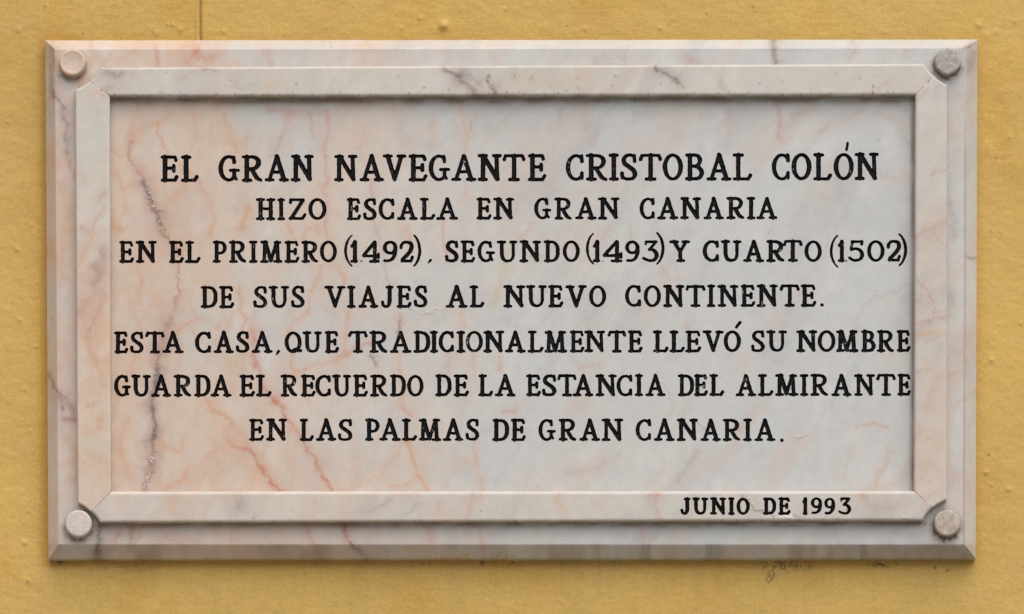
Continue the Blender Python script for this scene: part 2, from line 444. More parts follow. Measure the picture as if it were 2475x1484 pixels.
        col = mixc(col, (.30, .23, .16), lip * .65 * smooth(.25, .7, fbm(px / 35, py / 60, seed + 83)))
    # sparse specks everywhere
    sp = vnoise(px / 4.5, py / 4.5, seed + 91) > .965
    col = mixc(col, (.30, .22, .16), sp * .30 * (fbm(px / 200, py / 200, seed + 93) > .5))
    return np.concatenate([np.clip(col, .01, .9), np.clip(cry, 0, 1)[:, None]], 1)

# ------------------------------------------------------------------ meshes
def P(px, py, t):
    """plan point seen at (px, py) on a face t units proud of the wall -> metres"""
    px, py, t = np.broadcast_arrays(np.asarray(px, float), np.asarray(py, float), np.asarray(t, float))
    f = (DU - t) / DU
    return np.stack([(px - CX) * f * U, -t * U, -((py - YC) * f + YC - CY) * U], -1)

def mesh_obj(name, verts, faces, mat, parent=None, col=None, smooth_shade=True, label=None):
    me = bpy.data.meshes.new(name)
    me.from_pydata([tuple(v) for v in verts] if not isinstance(verts, np.ndarray) else verts.tolist(), [], faces)
    if col is not None:
        a = me.attributes.new("stone", 'FLOAT_COLOR', 'POINT')
        a.data.foreach_set("color", np.ascontiguousarray(col, dtype=np.float32).ravel())
    me.polygons.foreach_set("use_smooth", [smooth_shade] * len(me.polygons))
    me.materials.append(mat)
    me.update()
    o = bpy.data.objects.new(name, me)
    COL.objects.link(o)
    if parent:
        o.parent = parent
    if label:
        o["label"] = label
    return o

def grid_faces(n, m, off=0, flip=False):
    i, j = np.meshgrid(np.arange(n - 1), np.arange(m - 1), indexing='ij')
    a = off + i * m + j
    f = np.stack([a, a + 1, a + m + 1, a + m], -1).reshape(-1, 4)
    return (f[:, ::-1] if flip else f).tolist()

def fix_normals(o, toward=(0, -1, 0)):
    """make the average normal face the viewer's side"""
    me = o.data
    n = np.zeros(len(me.polygons) * 3)
    me.polygons.foreach_get("normal", n)
    a = np.zeros(len(me.polygons))
    me.polygons.foreach_get("area", a)
    if (n.reshape(-1, 3) @ np.array(toward) * a).sum() < 0:
        me.flip_normals()
    return o

# ------------------------------------------------------------------ materials
def new_mat(name):
    m = bpy.data.materials.new(name)
    m.use_nodes = True
    n = m.node_tree
    return m, n, n.nodes["Principled BSDF"], n.links

def marble_mat():
    m, n, b, L = new_mat("veined_marble")
    at = n.nodes.new("ShaderNodeAttribute"); at.attribute_name = "stone"
    tc = n.nodes.new("ShaderNodeTexCoord")
    n1 = n.nodes.new("ShaderNodeTexNoise"); n1.inputs["Scale"].default_value = 700; n1.inputs["Detail"].default_value = 3
    n2 = n.nodes.new("ShaderNodeTexNoise"); n2.inputs["Scale"].default_value = 90; n2.inputs["Detail"].default_value = 5
    for q in (n1, n2): L.new(tc.outputs["Object"], q.inputs["Vector"])
    r1 = n.nodes.new("ShaderNodeMapRange"); r1.inputs[1].default_value = .25; r1.inputs[2].default_value = .75
    r1.inputs[3].default_value = .93; r1.inputs[4].default_value = 1.07
    L.new(n1.outputs["Fac"], r1.inputs[0])
    r2 = n.nodes.new("ShaderNodeMapRange"); r2.inputs[1].default_value = .3; r2.inputs[2].default_value = .7
    r2.inputs[3].default_value = .965; r2.inputs[4].default_value = 1.035
    L.new(n2.outputs["Fac"], r2.inputs[0])
    mu = n.nodes.new("ShaderNodeMath"); mu.operation = 'MULTIPLY'
    L.new(r1.outputs[0], mu.inputs[0]); L.new(r2.outputs[0], mu.inputs[1])
    vm = n.nodes.new("ShaderNodeVectorMath"); vm.operation = 'SCALE'
    L.new(at.outputs["Color"], vm.inputs[0]); L.new(mu.outputs[0], vm.inputs["Scale"])
    # pale calcite specks where the attribute's alpha allows them
    n3 = n.nodes.new("ShaderNodeTexNoise"); n3.inputs["Scale"].default_value = 480; n3.inputs["Detail"].default_value = 2
    L.new(tc.outputs["Object"], n3.inputs["Vector"])
    ad = n.nodes.new("ShaderNodeMath"); ad.operation = 'MULTIPLY_ADD'; ad.inputs[1].default_value = .32
    L.new(at.outputs["Alpha"], ad.inputs[0]); L.new(n3.outputs["Fac"], ad.inputs[2])
    r3 = n.nodes.new("ShaderNodeMapRange"); r3.inputs[1].default_value = .80; r3.inputs[2].default_value = .90
    L.new(ad.outputs[0], r3.inputs[0])
    gm = n.nodes.new("ShaderNodeMath"); gm.operation = 'MULTIPLY'; gm.inputs[1].default_value = .62
    L.new(r3.outputs[0], gm.inputs[0])
    mx = n.nodes.new("ShaderNodeMix"); mx.data_type = 'RGBA'
    L.new(gm.outputs[0], mx.inputs["Factor"]); L.new(vm.outputs[0], mx.inputs["A"])
    mx.inputs["B"].default_value = (.74, .70, .68, 1)
    L.new(mx.outputs["Result"], b.inputs["Base Color"])
    b.inputs["Roughness"].default_value = .30
    b.inputs["Specular IOR Level"].default_value = .5
    # rough, broken surface in the crystal seams; faint polish ripple elsewhere
    bm1 = n.nodes.new("ShaderNodeBump"); bm1.inputs["Strength"].default_value = .06; bm1.inputs["Distance"].default_value = .002
    L.new(n2.outputs["Fac"], bm1.inputs["Height"])
    hm = n.nodes.new("ShaderNodeMath"); hm.operation = 'MULTIPLY'
    L.new(at.outputs["Alpha"], hm.inputs[0]); L.new(n3.outputs["Fac"], hm.inputs[1])
    bm2 = n.nodes.new("ShaderNodeBump"); bm2.inputs["Strength"].default_value = .35; bm2.inputs["Distance"].default_value = .0025
    L.new(hm.outputs[0], bm2.inputs["Height"]); L.new(bm1.outputs[0], bm2.inputs["Normal"])
    L.new(bm2.outputs[0], b.inputs["Normal"])
    return m

def paint_mat():
    m, n, b, L = new_mat("black_letter_paint")
    tc = n.nodes.new("ShaderNodeTexCoord")
    n1 = n.nodes.new("ShaderNodeTexNoise"); n1.inputs["Scale"].default_value = 260; n1.inputs["Detail"].default_value = 4
    n2 = n.nodes.new("ShaderNodeTexNoise"); n2.inputs["Scale"].default_value = 30; n2.inputs["Detail"].default_value = 2
    for q in (n1, n2): L.new(tc.outputs["Object"], q.inputs["Vector"])
    ad = n.nodes.new("ShaderNodeMath"); ad.operation = 'MULTIPLY_ADD'; ad.inputs[1].default_value = .45
    L.new(n2.outputs["Fac"], ad.inputs[0]); L.new(n1.outputs["Fac"], ad.inputs[2])
    r = n.nodes.new("ShaderNodeMapRange"); r.inputs[1].default_value = .92; r.inputs[2].default_value = 1.0
    L.new(ad.outputs[0], r.inputs[0])
    mx = n.nodes.new("ShaderNodeMix"); mx.data_type = 'RGBA'
    mx.inputs["A"].default_value = (.0035, .0035, .0045, 1); mx.inputs["B"].default_value = (.30, .28, .27, 1)
    L.new(r.outputs[0], mx.inputs["Factor"]); L.new(mx.outputs["Result"], b.inputs["Base Color"])
    b.inputs["Roughness"].default_value = .42
    b.inputs["Specular IOR Level"].default_value = .12
    bm = n.nodes.new("ShaderNodeBump"); bm.inputs["Strength"].default_value = .5; bm.inputs["Distance"].default_value = .0015
    n3 = n.nodes.new("ShaderNodeTexNoise"); n3.inputs["Scale"].default_value = 500; n3.inputs["Detail"].default_value = 2
    L.new(tc.outputs["Object"], n3.inputs["Vector"])
    L.new(n3.outputs["Fac"], bm.inputs["Height"]); L.new(bm.outputs[0], b.inputs["Normal"])
    return m

def wall_mat():
    m, n, b, L = new_mat("ochre_wall_paint")
    at = n.nodes.new("ShaderNodeAttribute"); at.attribute_name = "stone"
    tc = n.nodes.new("ShaderNodeTexCoord")
    mp = n.nodes.new("ShaderNodeMapping"); mp.inputs["Scale"].default_value = (1.0, 1.0, 5.5)
    L.new(tc.outputs["Object"], mp.inputs["Vector"])
    br = n.nodes.new("ShaderNodeTexNoise"); br.inputs["Scale"].default_value = 55; br.inputs["Detail"].default_value = 6; br.inputs["Roughness"].default_value = .65
    L.new(mp.outputs[0], br.inputs["Vector"])
    gr = n.nodes.new("ShaderNodeTexNoise"); gr.inputs["Scale"].default_value = 420; gr.inputs["Detail"].default_value = 4
    L.new(tc.outputs["Object"], gr.inputs["Vector"])
    r1 = n.nodes.new("ShaderNodeMapRange"); r1.inputs[1].default_value = .3; r1.inputs[2].default_value = .7
    r1.inputs[3].default_value = .92; r1.inputs[4].default_value = 1.08
    L.new(gr.outputs["Fac"], r1.inputs[0])
    r2 = n.nodes.new("ShaderNodeMapRange"); r2.inputs[1].default_value = .3; r2.inputs[2].default_value = .7
    r2.inputs[3].default_value = .96; r2.inputs[4].default_value = 1.04
    L.new(br.outputs["Fac"], r2.inputs[0])
    mu = n.nodes.new("ShaderNodeMath"); mu.operation = 'MULTIPLY'
    L.new(r1.outputs[0], mu.inputs[0]); L.new(r2.outputs[0], mu.inputs[1])
    vm = n.nodes.new("ShaderNodeVectorMath"); vm.operation = 'SCALE'
    L.new(at.outputs["Color"], vm.inputs[0]); L.new(mu.outputs[0], vm.inputs["Scale"])
    L.new(vm.outputs[0], b.inputs["Base Color"])
    b.inputs["Roughness"].default_value = .62
    b.inputs["Specular IOR Level"].default_value = .3
    ad = n.nodes.new("ShaderNodeMath"); ad.operation = 'MULTIPLY_ADD'
    L.new(br.outputs["Fac"], ad.inputs[0]); L.new(at.outputs["Alpha"], ad.inputs[1])
    g2 = n.nodes.new("ShaderNodeMath"); g2.operation = 'MULTIPLY'; g2.inputs[1].default_value = .42
    L.new(gr.outputs["Fac"], g2.inputs[0]); L.new(g2.outputs[0], ad.inputs[2])
    bm = n.nodes.new("ShaderNodeBump"); bm.inputs["Strength"].default_value = .28; bm.inputs["Distance"].default_value = .0020
    L.new(ad.outputs[0], bm.inputs["Height"]); L.new(bm.outputs[0], b.inputs["Normal"])
    return m

MARBLE, PAINT, WALLM = marble_mat(), paint_mat(), wall_mat()

# ------------------------------------------------------------------ wall
def axis(lo, hi, step, far):
    a = np.arange(lo, hi + step * .5, step)
    out = np.array([300, 900, 2500, 6000, 10000.])
    out = out[out < far]
    return np.concatenate([(lo - out)[::-1], a, hi + out])

wx, wy = axis(-60, 2535, 3.0, 11000), axis(-45, 1530, 3.0, 7000)
gx, gy = np.meshgrid(wx, wy, indexing='ij')
fx, fy = gx.ravel(), gy.ravel()
inner = (fx > 150) & (fx < 2320) & (fy > 150) & (fy < 1300)
h = 9 * (fbm(fx / 420, fy / 300, 501, 3) - .5) + 2.2 * (fbm(fx / 70, fy / 45, 503, 3) - .5)
h += 1.0 * (fbm(fx / 16, fy / 11, 507, 2) - .5)
lumps = [(1072,63,10,12),(1077,57,6,5),(418,60,5,3.5),(436,72,7,3.5),(405,58,4,3),(112,13,5,3.5),(45,72,7,3.5),(1016,43,6,3.5),(969,68,4,3),
         (1222,23,4,3),(1414,71,5,3.5),(1596,68,5,4),(2366,62,7,4.5),(2453,52,4,3),(2385,84,9,3),(2410,78,8,2.5),(2397,870,6,5),(2467,782,4,3),
         (42,603,6,4),(77,545,4,3.5),(48,773,5,4),(87,837,4,3.5),(60,1312,6,5),(73,1041,4,3.5),(70,1235,4,3),(67,1406,5,3.5),(2383,1142,6,4.5),
         (2438,1182,6,4.5),(2397,1172,4,3.5),(540,75,5,2.5),(378,80,6,2.5),(1710,30,4,2.5),(20,295,4,3),(60,940,4,3),(2420,560,4,3),(2440,330,4,3)]
rng = random.Random(3)
for i in range(150):
    lumps.append((rng.uniform(-50, 2530), rng.uniform(-40, 1525), rng.uniform(1.6, 3.0), rng.uniform(.4, 1.2)))
for lx, ly, lr, lh in lumps:
    k = np.where((abs(fx - lx) < 4 * lr) & (abs(fy - ly) < 4 * lr))[0]
    h[k] += .75 * lh * np.exp(-(((fx[k] - lx) ** 2 + (fy[k] - ly) ** 2) / lr ** 2) ** .9)
crack_x = 485 + 1.2 * (vnoise(fy / 14, fy * 0, 521) - .5) + (fy - 50) * .004
ck = np.exp(-((fx - crack_x) / 2.6) ** 2) * (fy < 130)
h -= 4.5 * ck - 1.6 * np.exp(-((fx - crack_x + 7) / 4) ** 2) * (fy < 130)
h[(fx < -300) | (fx > 2800) | (fy < -250) | (fy > 1800)] = 0
h -= h.max() * .35                                # keep the plaster behind the slab's back
base = np.array((.635, .415, .112))
wc = np.repeat(base[None, :], len(fx), 0)
big = fbm(fx / 330, fy / 420, 531, 3) - .5
wc *= (1 + .20 * big)[:, None]
wc = mixc(wc, (.66, .43, .15), .30 * smooth(.45, .75, fbm(fx / 130, fy / 60, 533)))
wc = mixc(wc, (.60, .33, .06), .35 * smooth(.5, .8, fbm(fx / 110, fy / 170, 535)))
# brushed edge round the plaque: deeper ochre, with shade at left painted in
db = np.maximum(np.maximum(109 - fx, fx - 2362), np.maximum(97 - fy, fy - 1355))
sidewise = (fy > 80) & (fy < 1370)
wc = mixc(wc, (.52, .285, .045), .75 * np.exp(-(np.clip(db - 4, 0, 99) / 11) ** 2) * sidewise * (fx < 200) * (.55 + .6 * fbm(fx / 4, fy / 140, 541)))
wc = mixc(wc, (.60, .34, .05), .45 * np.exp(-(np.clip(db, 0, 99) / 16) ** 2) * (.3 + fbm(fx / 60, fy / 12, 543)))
# long drips / runs below, grey wash
run = smooth(.5, .75, fbm(fx / 26, fy / 900, 545)) * smooth(1345, 1365, fy)
wc = mixc(wc, (.46, .29, .09), .14 * run * (1 - smooth(1400, 1540, fy) * .6))
for sx, ww_, a in ((1360, 5, .32), (1448, 5, .25), (1685, 9, .15), (366, 20, .22), (775, 9, .12)):
    wc = mixc(wc, (.38, .23, .08), .6 * a * np.exp(-((fx - sx) / ww_) ** 2) * smooth(1348, 1360, fy) * (1 - smooth(1385, 1470, fy)))
# soot and mould under the lower edge
def dirt(x, y, r, a, s, c=(.05, .04, .03), st=(1, 1)):
    global wc
    dd = np.hypot((fx - x) / st[0], (fy - y) / st[1])
    wc = mixc(wc, c, a * np.exp(-(dd / r) ** 2) * smooth(.50, .66, fbm(fx / 5.5, fy / 5, s, 3)))
dirt(1880, 1366, 22, .75, 551, st=(2.2, .6)); dirt(1940, 1368, 17, .75, 552, st=(1.3, .6)); dirt(1866, 1388, 10, .8, 553)
dirt(1860, 1400, 8, 1.0, 554); dirt(2125, 1364, 15, .9, 555, st=(2.5, .45)); dirt(1235, 1361, 10, 1.0, 556, st=(1.6, .6))
dirt(1025, 1362, 8, 1.0, 557, st=(1.6, .5)); dirt(1165, 1358, 6, 1.0, 558); dirt(320, 1375, 26, .28, 559, st=(2, .6)); dirt(150, 1358, 10, .9, 560, st=(1.6, .5))
for x, y, r in ((2260, 1372, 3.4), (2290, 1378, 3.4), (145, 1358, 4), (1166, 1360, 4), (200, 82, 2.5), (67, 1405, 2.6), (2390, 1100, 2.4), (1820, 18, 2.5),
                (2406, 382, 2.4), (2395, 560, 2.2), (1370, 62, 2), (686, 88, 2)):
    wc = mixc(wc, (.09, .06, .03), .85 * np.exp(-np.hypot(fx - x, fy - y) ** 2 / r ** 2))
wc = mixc(wc, (.22, .10, .03), .85 * ck)
wc = mixc(wc, (.40, .22, .07), .35 * np.exp(-((fx - crack_x + 14) / 2.2) ** 2) * (fy > 45) * (fy < 110))
# alpha: how strongly the horizontal brush marks stand out
brush = .18 + .50 * (1 - smooth(80, 140, fy)) * smooth(60, 260, fx)
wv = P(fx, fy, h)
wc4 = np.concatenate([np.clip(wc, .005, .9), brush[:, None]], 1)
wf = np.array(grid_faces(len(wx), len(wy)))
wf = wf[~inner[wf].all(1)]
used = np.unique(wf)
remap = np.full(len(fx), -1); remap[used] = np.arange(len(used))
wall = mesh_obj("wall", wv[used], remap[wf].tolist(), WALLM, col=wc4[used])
fix_normals(wall)
wall["kind"] = "structure"
wall["label"] = "yellow ochre painted plaster wall behind the marble plaque"
wall["category"] = "wall"

# ------------------------------------------------------------------ unseen ground, added to bounce light up onto the stone
pv = bpy.data.meshes.new("bounce_ground")
pv.from_pydata([(-30, 0.02, -2.7), (30, 0.02, -2.7), (30, -40, -2.7), (-30, -40, -2.7)], [], [(0, 3, 2, 1)])
pm, pn, pb, pl_ = new_mat("bounce_ground_paving")
ptc = pn.nodes.new("ShaderNodeTexCoord")
pbk = pn.nodes.new("ShaderNodeTexBrick")
pbk.inputs["Color1"].default_value = (.22, .21, .195, 1); pbk.inputs["Color2"].default_value = (.18, .175, .16, 1)
pbk.inputs["Mortar"].default_value = (.15, .145, .14, 1); pbk.inputs["Scale"].default_value = 1.6
pbk.inputs["Mortar Size"].default_value = .012
pl_.new(ptc.outputs["Object"], pbk.inputs["Vector"]); pl_.new(pbk.outputs["Color"], pb.inputs["Base Color"])
pb.inputs["Roughness"].default_value = .8
pv.materials.append(pm)
po = bpy.data.objects.new("bounce_ground", pv)
COL.objects.link(po)
po["kind"] = "structure"
po["label"] = "unseen grey paved ground added to bounce light up onto the plaque"
po["category"] = "bounce_ground"

# ------------------------------------------------------------------ plaque root
plaque = bpy.data.objects.new("memorial_plaque", None)
plaque.location = P(CX, 1352, 0)
COL.objects.link(plaque)
plaque["label"] = "veined pink and grey marble plaque with black carved Spanish inscription, fixed to yellow wall"
plaque["category"] = "plaque"
bpy.context.view_layer.update()
ORG = np.array(plaque.location)

# ------------------------------------------------------------------ carved lettering
S, T = 1.0, 0.70
def ell(cx, cy, rx, ry, a0, a1, n=22, rs=S, rt=T):
    o = []
    for i in range(n + 1):
        a = R(a0 + (a1 - a0) * i / n)
        c = math.cos(a)
        o.append((cx + rx * c, cy + ry * math.sin(a), rt + (rs - rt) * c * c))
    return o
def L_(x0, y0, x1, y1, r0=S, r1=None):
    return [(x0, y0, r0), (x1, y1, r0 if r1 is None else r1)]
def curve(pts, n=6):
    """Catmull-Rom through (x, y, r)"""
    p = np.array([pts[0]] + list(pts) + [pts[-1]], float)
    o = []
    for i in range(1, len(p) - 2):
        for k in range(n):
            t = k / n
            a, b, c, e = p[i - 1], p[i], p[i + 1], p[i + 2]
            o.append(tuple(.5 * (2 * b + (c - a) * t + (2 * a - 5 * b + 4 * c - e) * t * t + (3 * b - a - 3 * c + e) * t ** 3)))
    o.append(tuple(p[-2]))
    return o

G = {
 'E': [L_(.2,0,.2,1), L_(0,1,.86,1,T), L_(.86,1,.93,.86,T,.8), L_(.2,.51,.76,.51,T), L_(.78,.62,.78,.39,.8), L_(0,0,.88,0,T), L_(.88,0,1,.15,.74,.8)],
 'L': [L_(.24,0,.24,1), L_(0,1,.5,1,T), L_(0,0,.86,0,T), L_(.86,0,1,.15,.74,.8)],
 'G': [L_(.74,.98,.77,.76,.72,.85), ell(.46,.5,.455,.5,52,308), L_(.55,.43,1,.43,T), L_(.77,.43,.77,.12,.85), L_(.77,.16,.88,.06,.7)],
 'R': [L_(.2,0,.2,1), L_(0,1,.5,1,T), curve([(.45,1,T),(.68,.97,.8),(.85,.84,S),(.84,.66,S),(.68,.52,.8),(.45,.48,T),(.2,.48,T)]),
       curve([(.46,.48,.85),(.62,.28,S),(.78,.09,.95),(1,0,T)]), L_(0,0,.42,0,T)],
 'A': [L_(.5,1,.15,0,.82), L_(.5,1,.84,0,S), L_(.28,.33,.7,.33,T), L_(0,0,.32,0,T), L_(.67,0,1,0,T)],
 'N': [L_(.17,0,.17,1,.95), L_(0,1,.33,1,T), L_(0,0,.33,0,T), L_(.2,1,.88,.03,S), L_(.84,1,.87,.04,.88), L_(.68,1,1,1,T)],
 'V': [L_(.17,1,.51,.03,S), L_(.83,1,.51,.03,.85), L_(0,1,.35,1,T), L_(.68,1,1,1,T)],
 'T': [L_(.5,0,.5,1), L_(.06,1,.94,1,T), L_(.06,1,.0,.84,T,.8), L_(.94,1,1,.84,T,.8), L_(.28,0,.72,0,T)],
 'C': [L_(.95,.99,.97,.76,.72,.85), ell(.55,.5,.56,.5,46,312), L_(.97,.26,.97,.04,.8)],
 'I': [L_(.5,0,.5,1), L_(0,1,1,1,T), L_(0,0,1,0,T)],
 'S': [L_(.92,1,.95,.77,.72,.85), curve([(.9,.93,T),(.66,1,T),(.36,.98,.75),(.15,.84,.95),(.2,.66,S),(.5,.52,S),(.82,.38,S),(.96,.2,S),(.82,.04,.8),(.5,0,T),(.2,.02,T),(.05,.1,.75)]),
       L_(.02,.25,.05,.06,.85,.75)],
 'O': [ell(.5,.5,.485,.5,0,360,32)],
 'B': [L_(.2,0,.2,1), L_(0,1,.5,1,T), curve([(.45,1,T),(.72,.95,.85),(.85,.79,S),(.74,.6,.85),(.5,.53,T),(.2,.53,T)]),
       curve([(.45,.53,T),(.78,.47,.85),(.97,.27,S),(.84,.06,.85),(.5,0,T),(0,0,T)])],
 'H': [L_(.2,0,.2,1), L_(.8,0,.8,1), L_(.2,.52,.8,.52,T), L_(0,1,.38,1,T), L_(0,0,.38,0,T), L_(.62,1,1,1,T), L_(.62,0,1,0,T)],
 'Z': [L_(.04,1,.9,1,T), L_(.06,1,.04,.84,T,.8), L_(.86,.97,.1,.02,S), L_(0,0,.85,0,T), L_(.85,0,1,.2,.74,.8)],
 'P': [L_(.22,0,.22,1), L_(0,1,.5,1,T), curve([(.45,1,T),(.78,.95,.85),(.97,.73,S),(.82,.5,.85),(.5,.43,T),(.36,.46,T)]), L_(0,0,.5,0,T)],
 'M': [L_(.16,1,.13,0,.95), L_(.2,1,.48,.04,S), L_(.76,1,.48,.04,.85), L_(.79,1,.84,0,S), L_(0,1,.27,1,T), L_(.68,1,.95,1,T), L_(0,0,.3,0,T), L_(.66,0,1,0,T)],
 'Y': [L_(.18,1,.52,.46,S), L_(.84,1,.52,.46,.85), L_(.52,.46,.54,0,S), L_(0,1,.37,1,T), L_(.68,1,1,1,T), L_(.37,0,.72,0,T)],
 'U': [curve([(.18,1,S),(.19,.6,S),(.2,.3,S),(.3,.08,.9),(.52,.0,T),(.74,.08,.75),(.83,.3,.82),(.83,.6,.82),(.83,1,.82)]), L_(0,1,.37,1,T), L_(.68,1,1,1,T)],
 'D': [L_(.2,0,.2,1), L_(0,1,.5,1,T), curve([(.45,1,T),(.76,.94,.8),(.95,.74,S),(.99,.5,S),(.95,.26,S),(.76,.06,.8),(.45,0,T),(0,0,T)])],
 'J': [curve([(.74,1,S),(.74,.6,S),(.73,.25,S),(.58,.03,.8),(.3,0,T),(.08,.08,.75)]), L_(.02,.22,.08,.08,.85,.75), L_(.44,1,1,1,T)],
 'Q': [ell(.47,.5,.46,.5,0,360,32), curve([(.45,.05,T),(.62,.13,.75),(.8,.05,.75),(1,.05,.75)])],
 '1': [L_(.62,0,.62,1), curve([(.05,.78,.85),(.3,.86,.8),(.6,1,.85)]), L_(0,0,1,0,T)],
 '4': [L_(.73,1,.02,.29,.9), L_(0,.27,.96,.27,.72), L_(.98,.37,.97,.17,.75), L_(.74,1,.74,0,S), L_(.46,0,.98,0,T)],
 '9': [ell(.48,.71,.46,.29,0,360,26,.95,T), curve([(.94,.72,.95),(.93,.45,.95),(.78,.18,.85),(.45,.03,T),(.04,.02,T)])],
 '2': [L_(.03,.82,.02,.7,.8), curve([(.04,.8,T),(.18,.96,T),(.5,1,T),(.82,.94,.9),(.92,.74,S),(.78,.52,S),(.45,.28,.95),(.14,.1,.8),(.1,0,T)]), L_(.1,0,.85,0,T), L_(.85,0,.97,.22,.74,.8)],
 '3': [L_(.16,.86,.2,1,.55,T), L_(.2,1,.93,1,T), L_(.93,1,.42,.59,.72), curve([(.40,.58,T),(.7,.56,.8),(.92,.4,S),(.95,.2,S),(.76,.03,.8),(.45,0,T),(.16,.06,T),(0,.12,T)])],
 '5': [L_(.2,1,.95,1,T), L_(.96,1,.94,.86,.8), L_(.22,1,.12,.57,.75), curve([(.12,.56,T),(.5,.62,T),(.85,.5,.9),(.96,.28,S),(.8,.07,.8),(.5,0,T),(.2,.04,T),(0,.14,.75)])],
 '0': [ell(.5,.5,.485,.5,0,360,32)],
}

# every letter as measured: crop origin x, then (character, left, right) in quarter units
# lines: (y top/bottom at x0, y top/bottom at x1, stem radius, words)
def W(x0, *ls):
    return [(c, x0 * .96680 + a * .25, x0 * .96680 + b * .25) for c, a, b in ls]

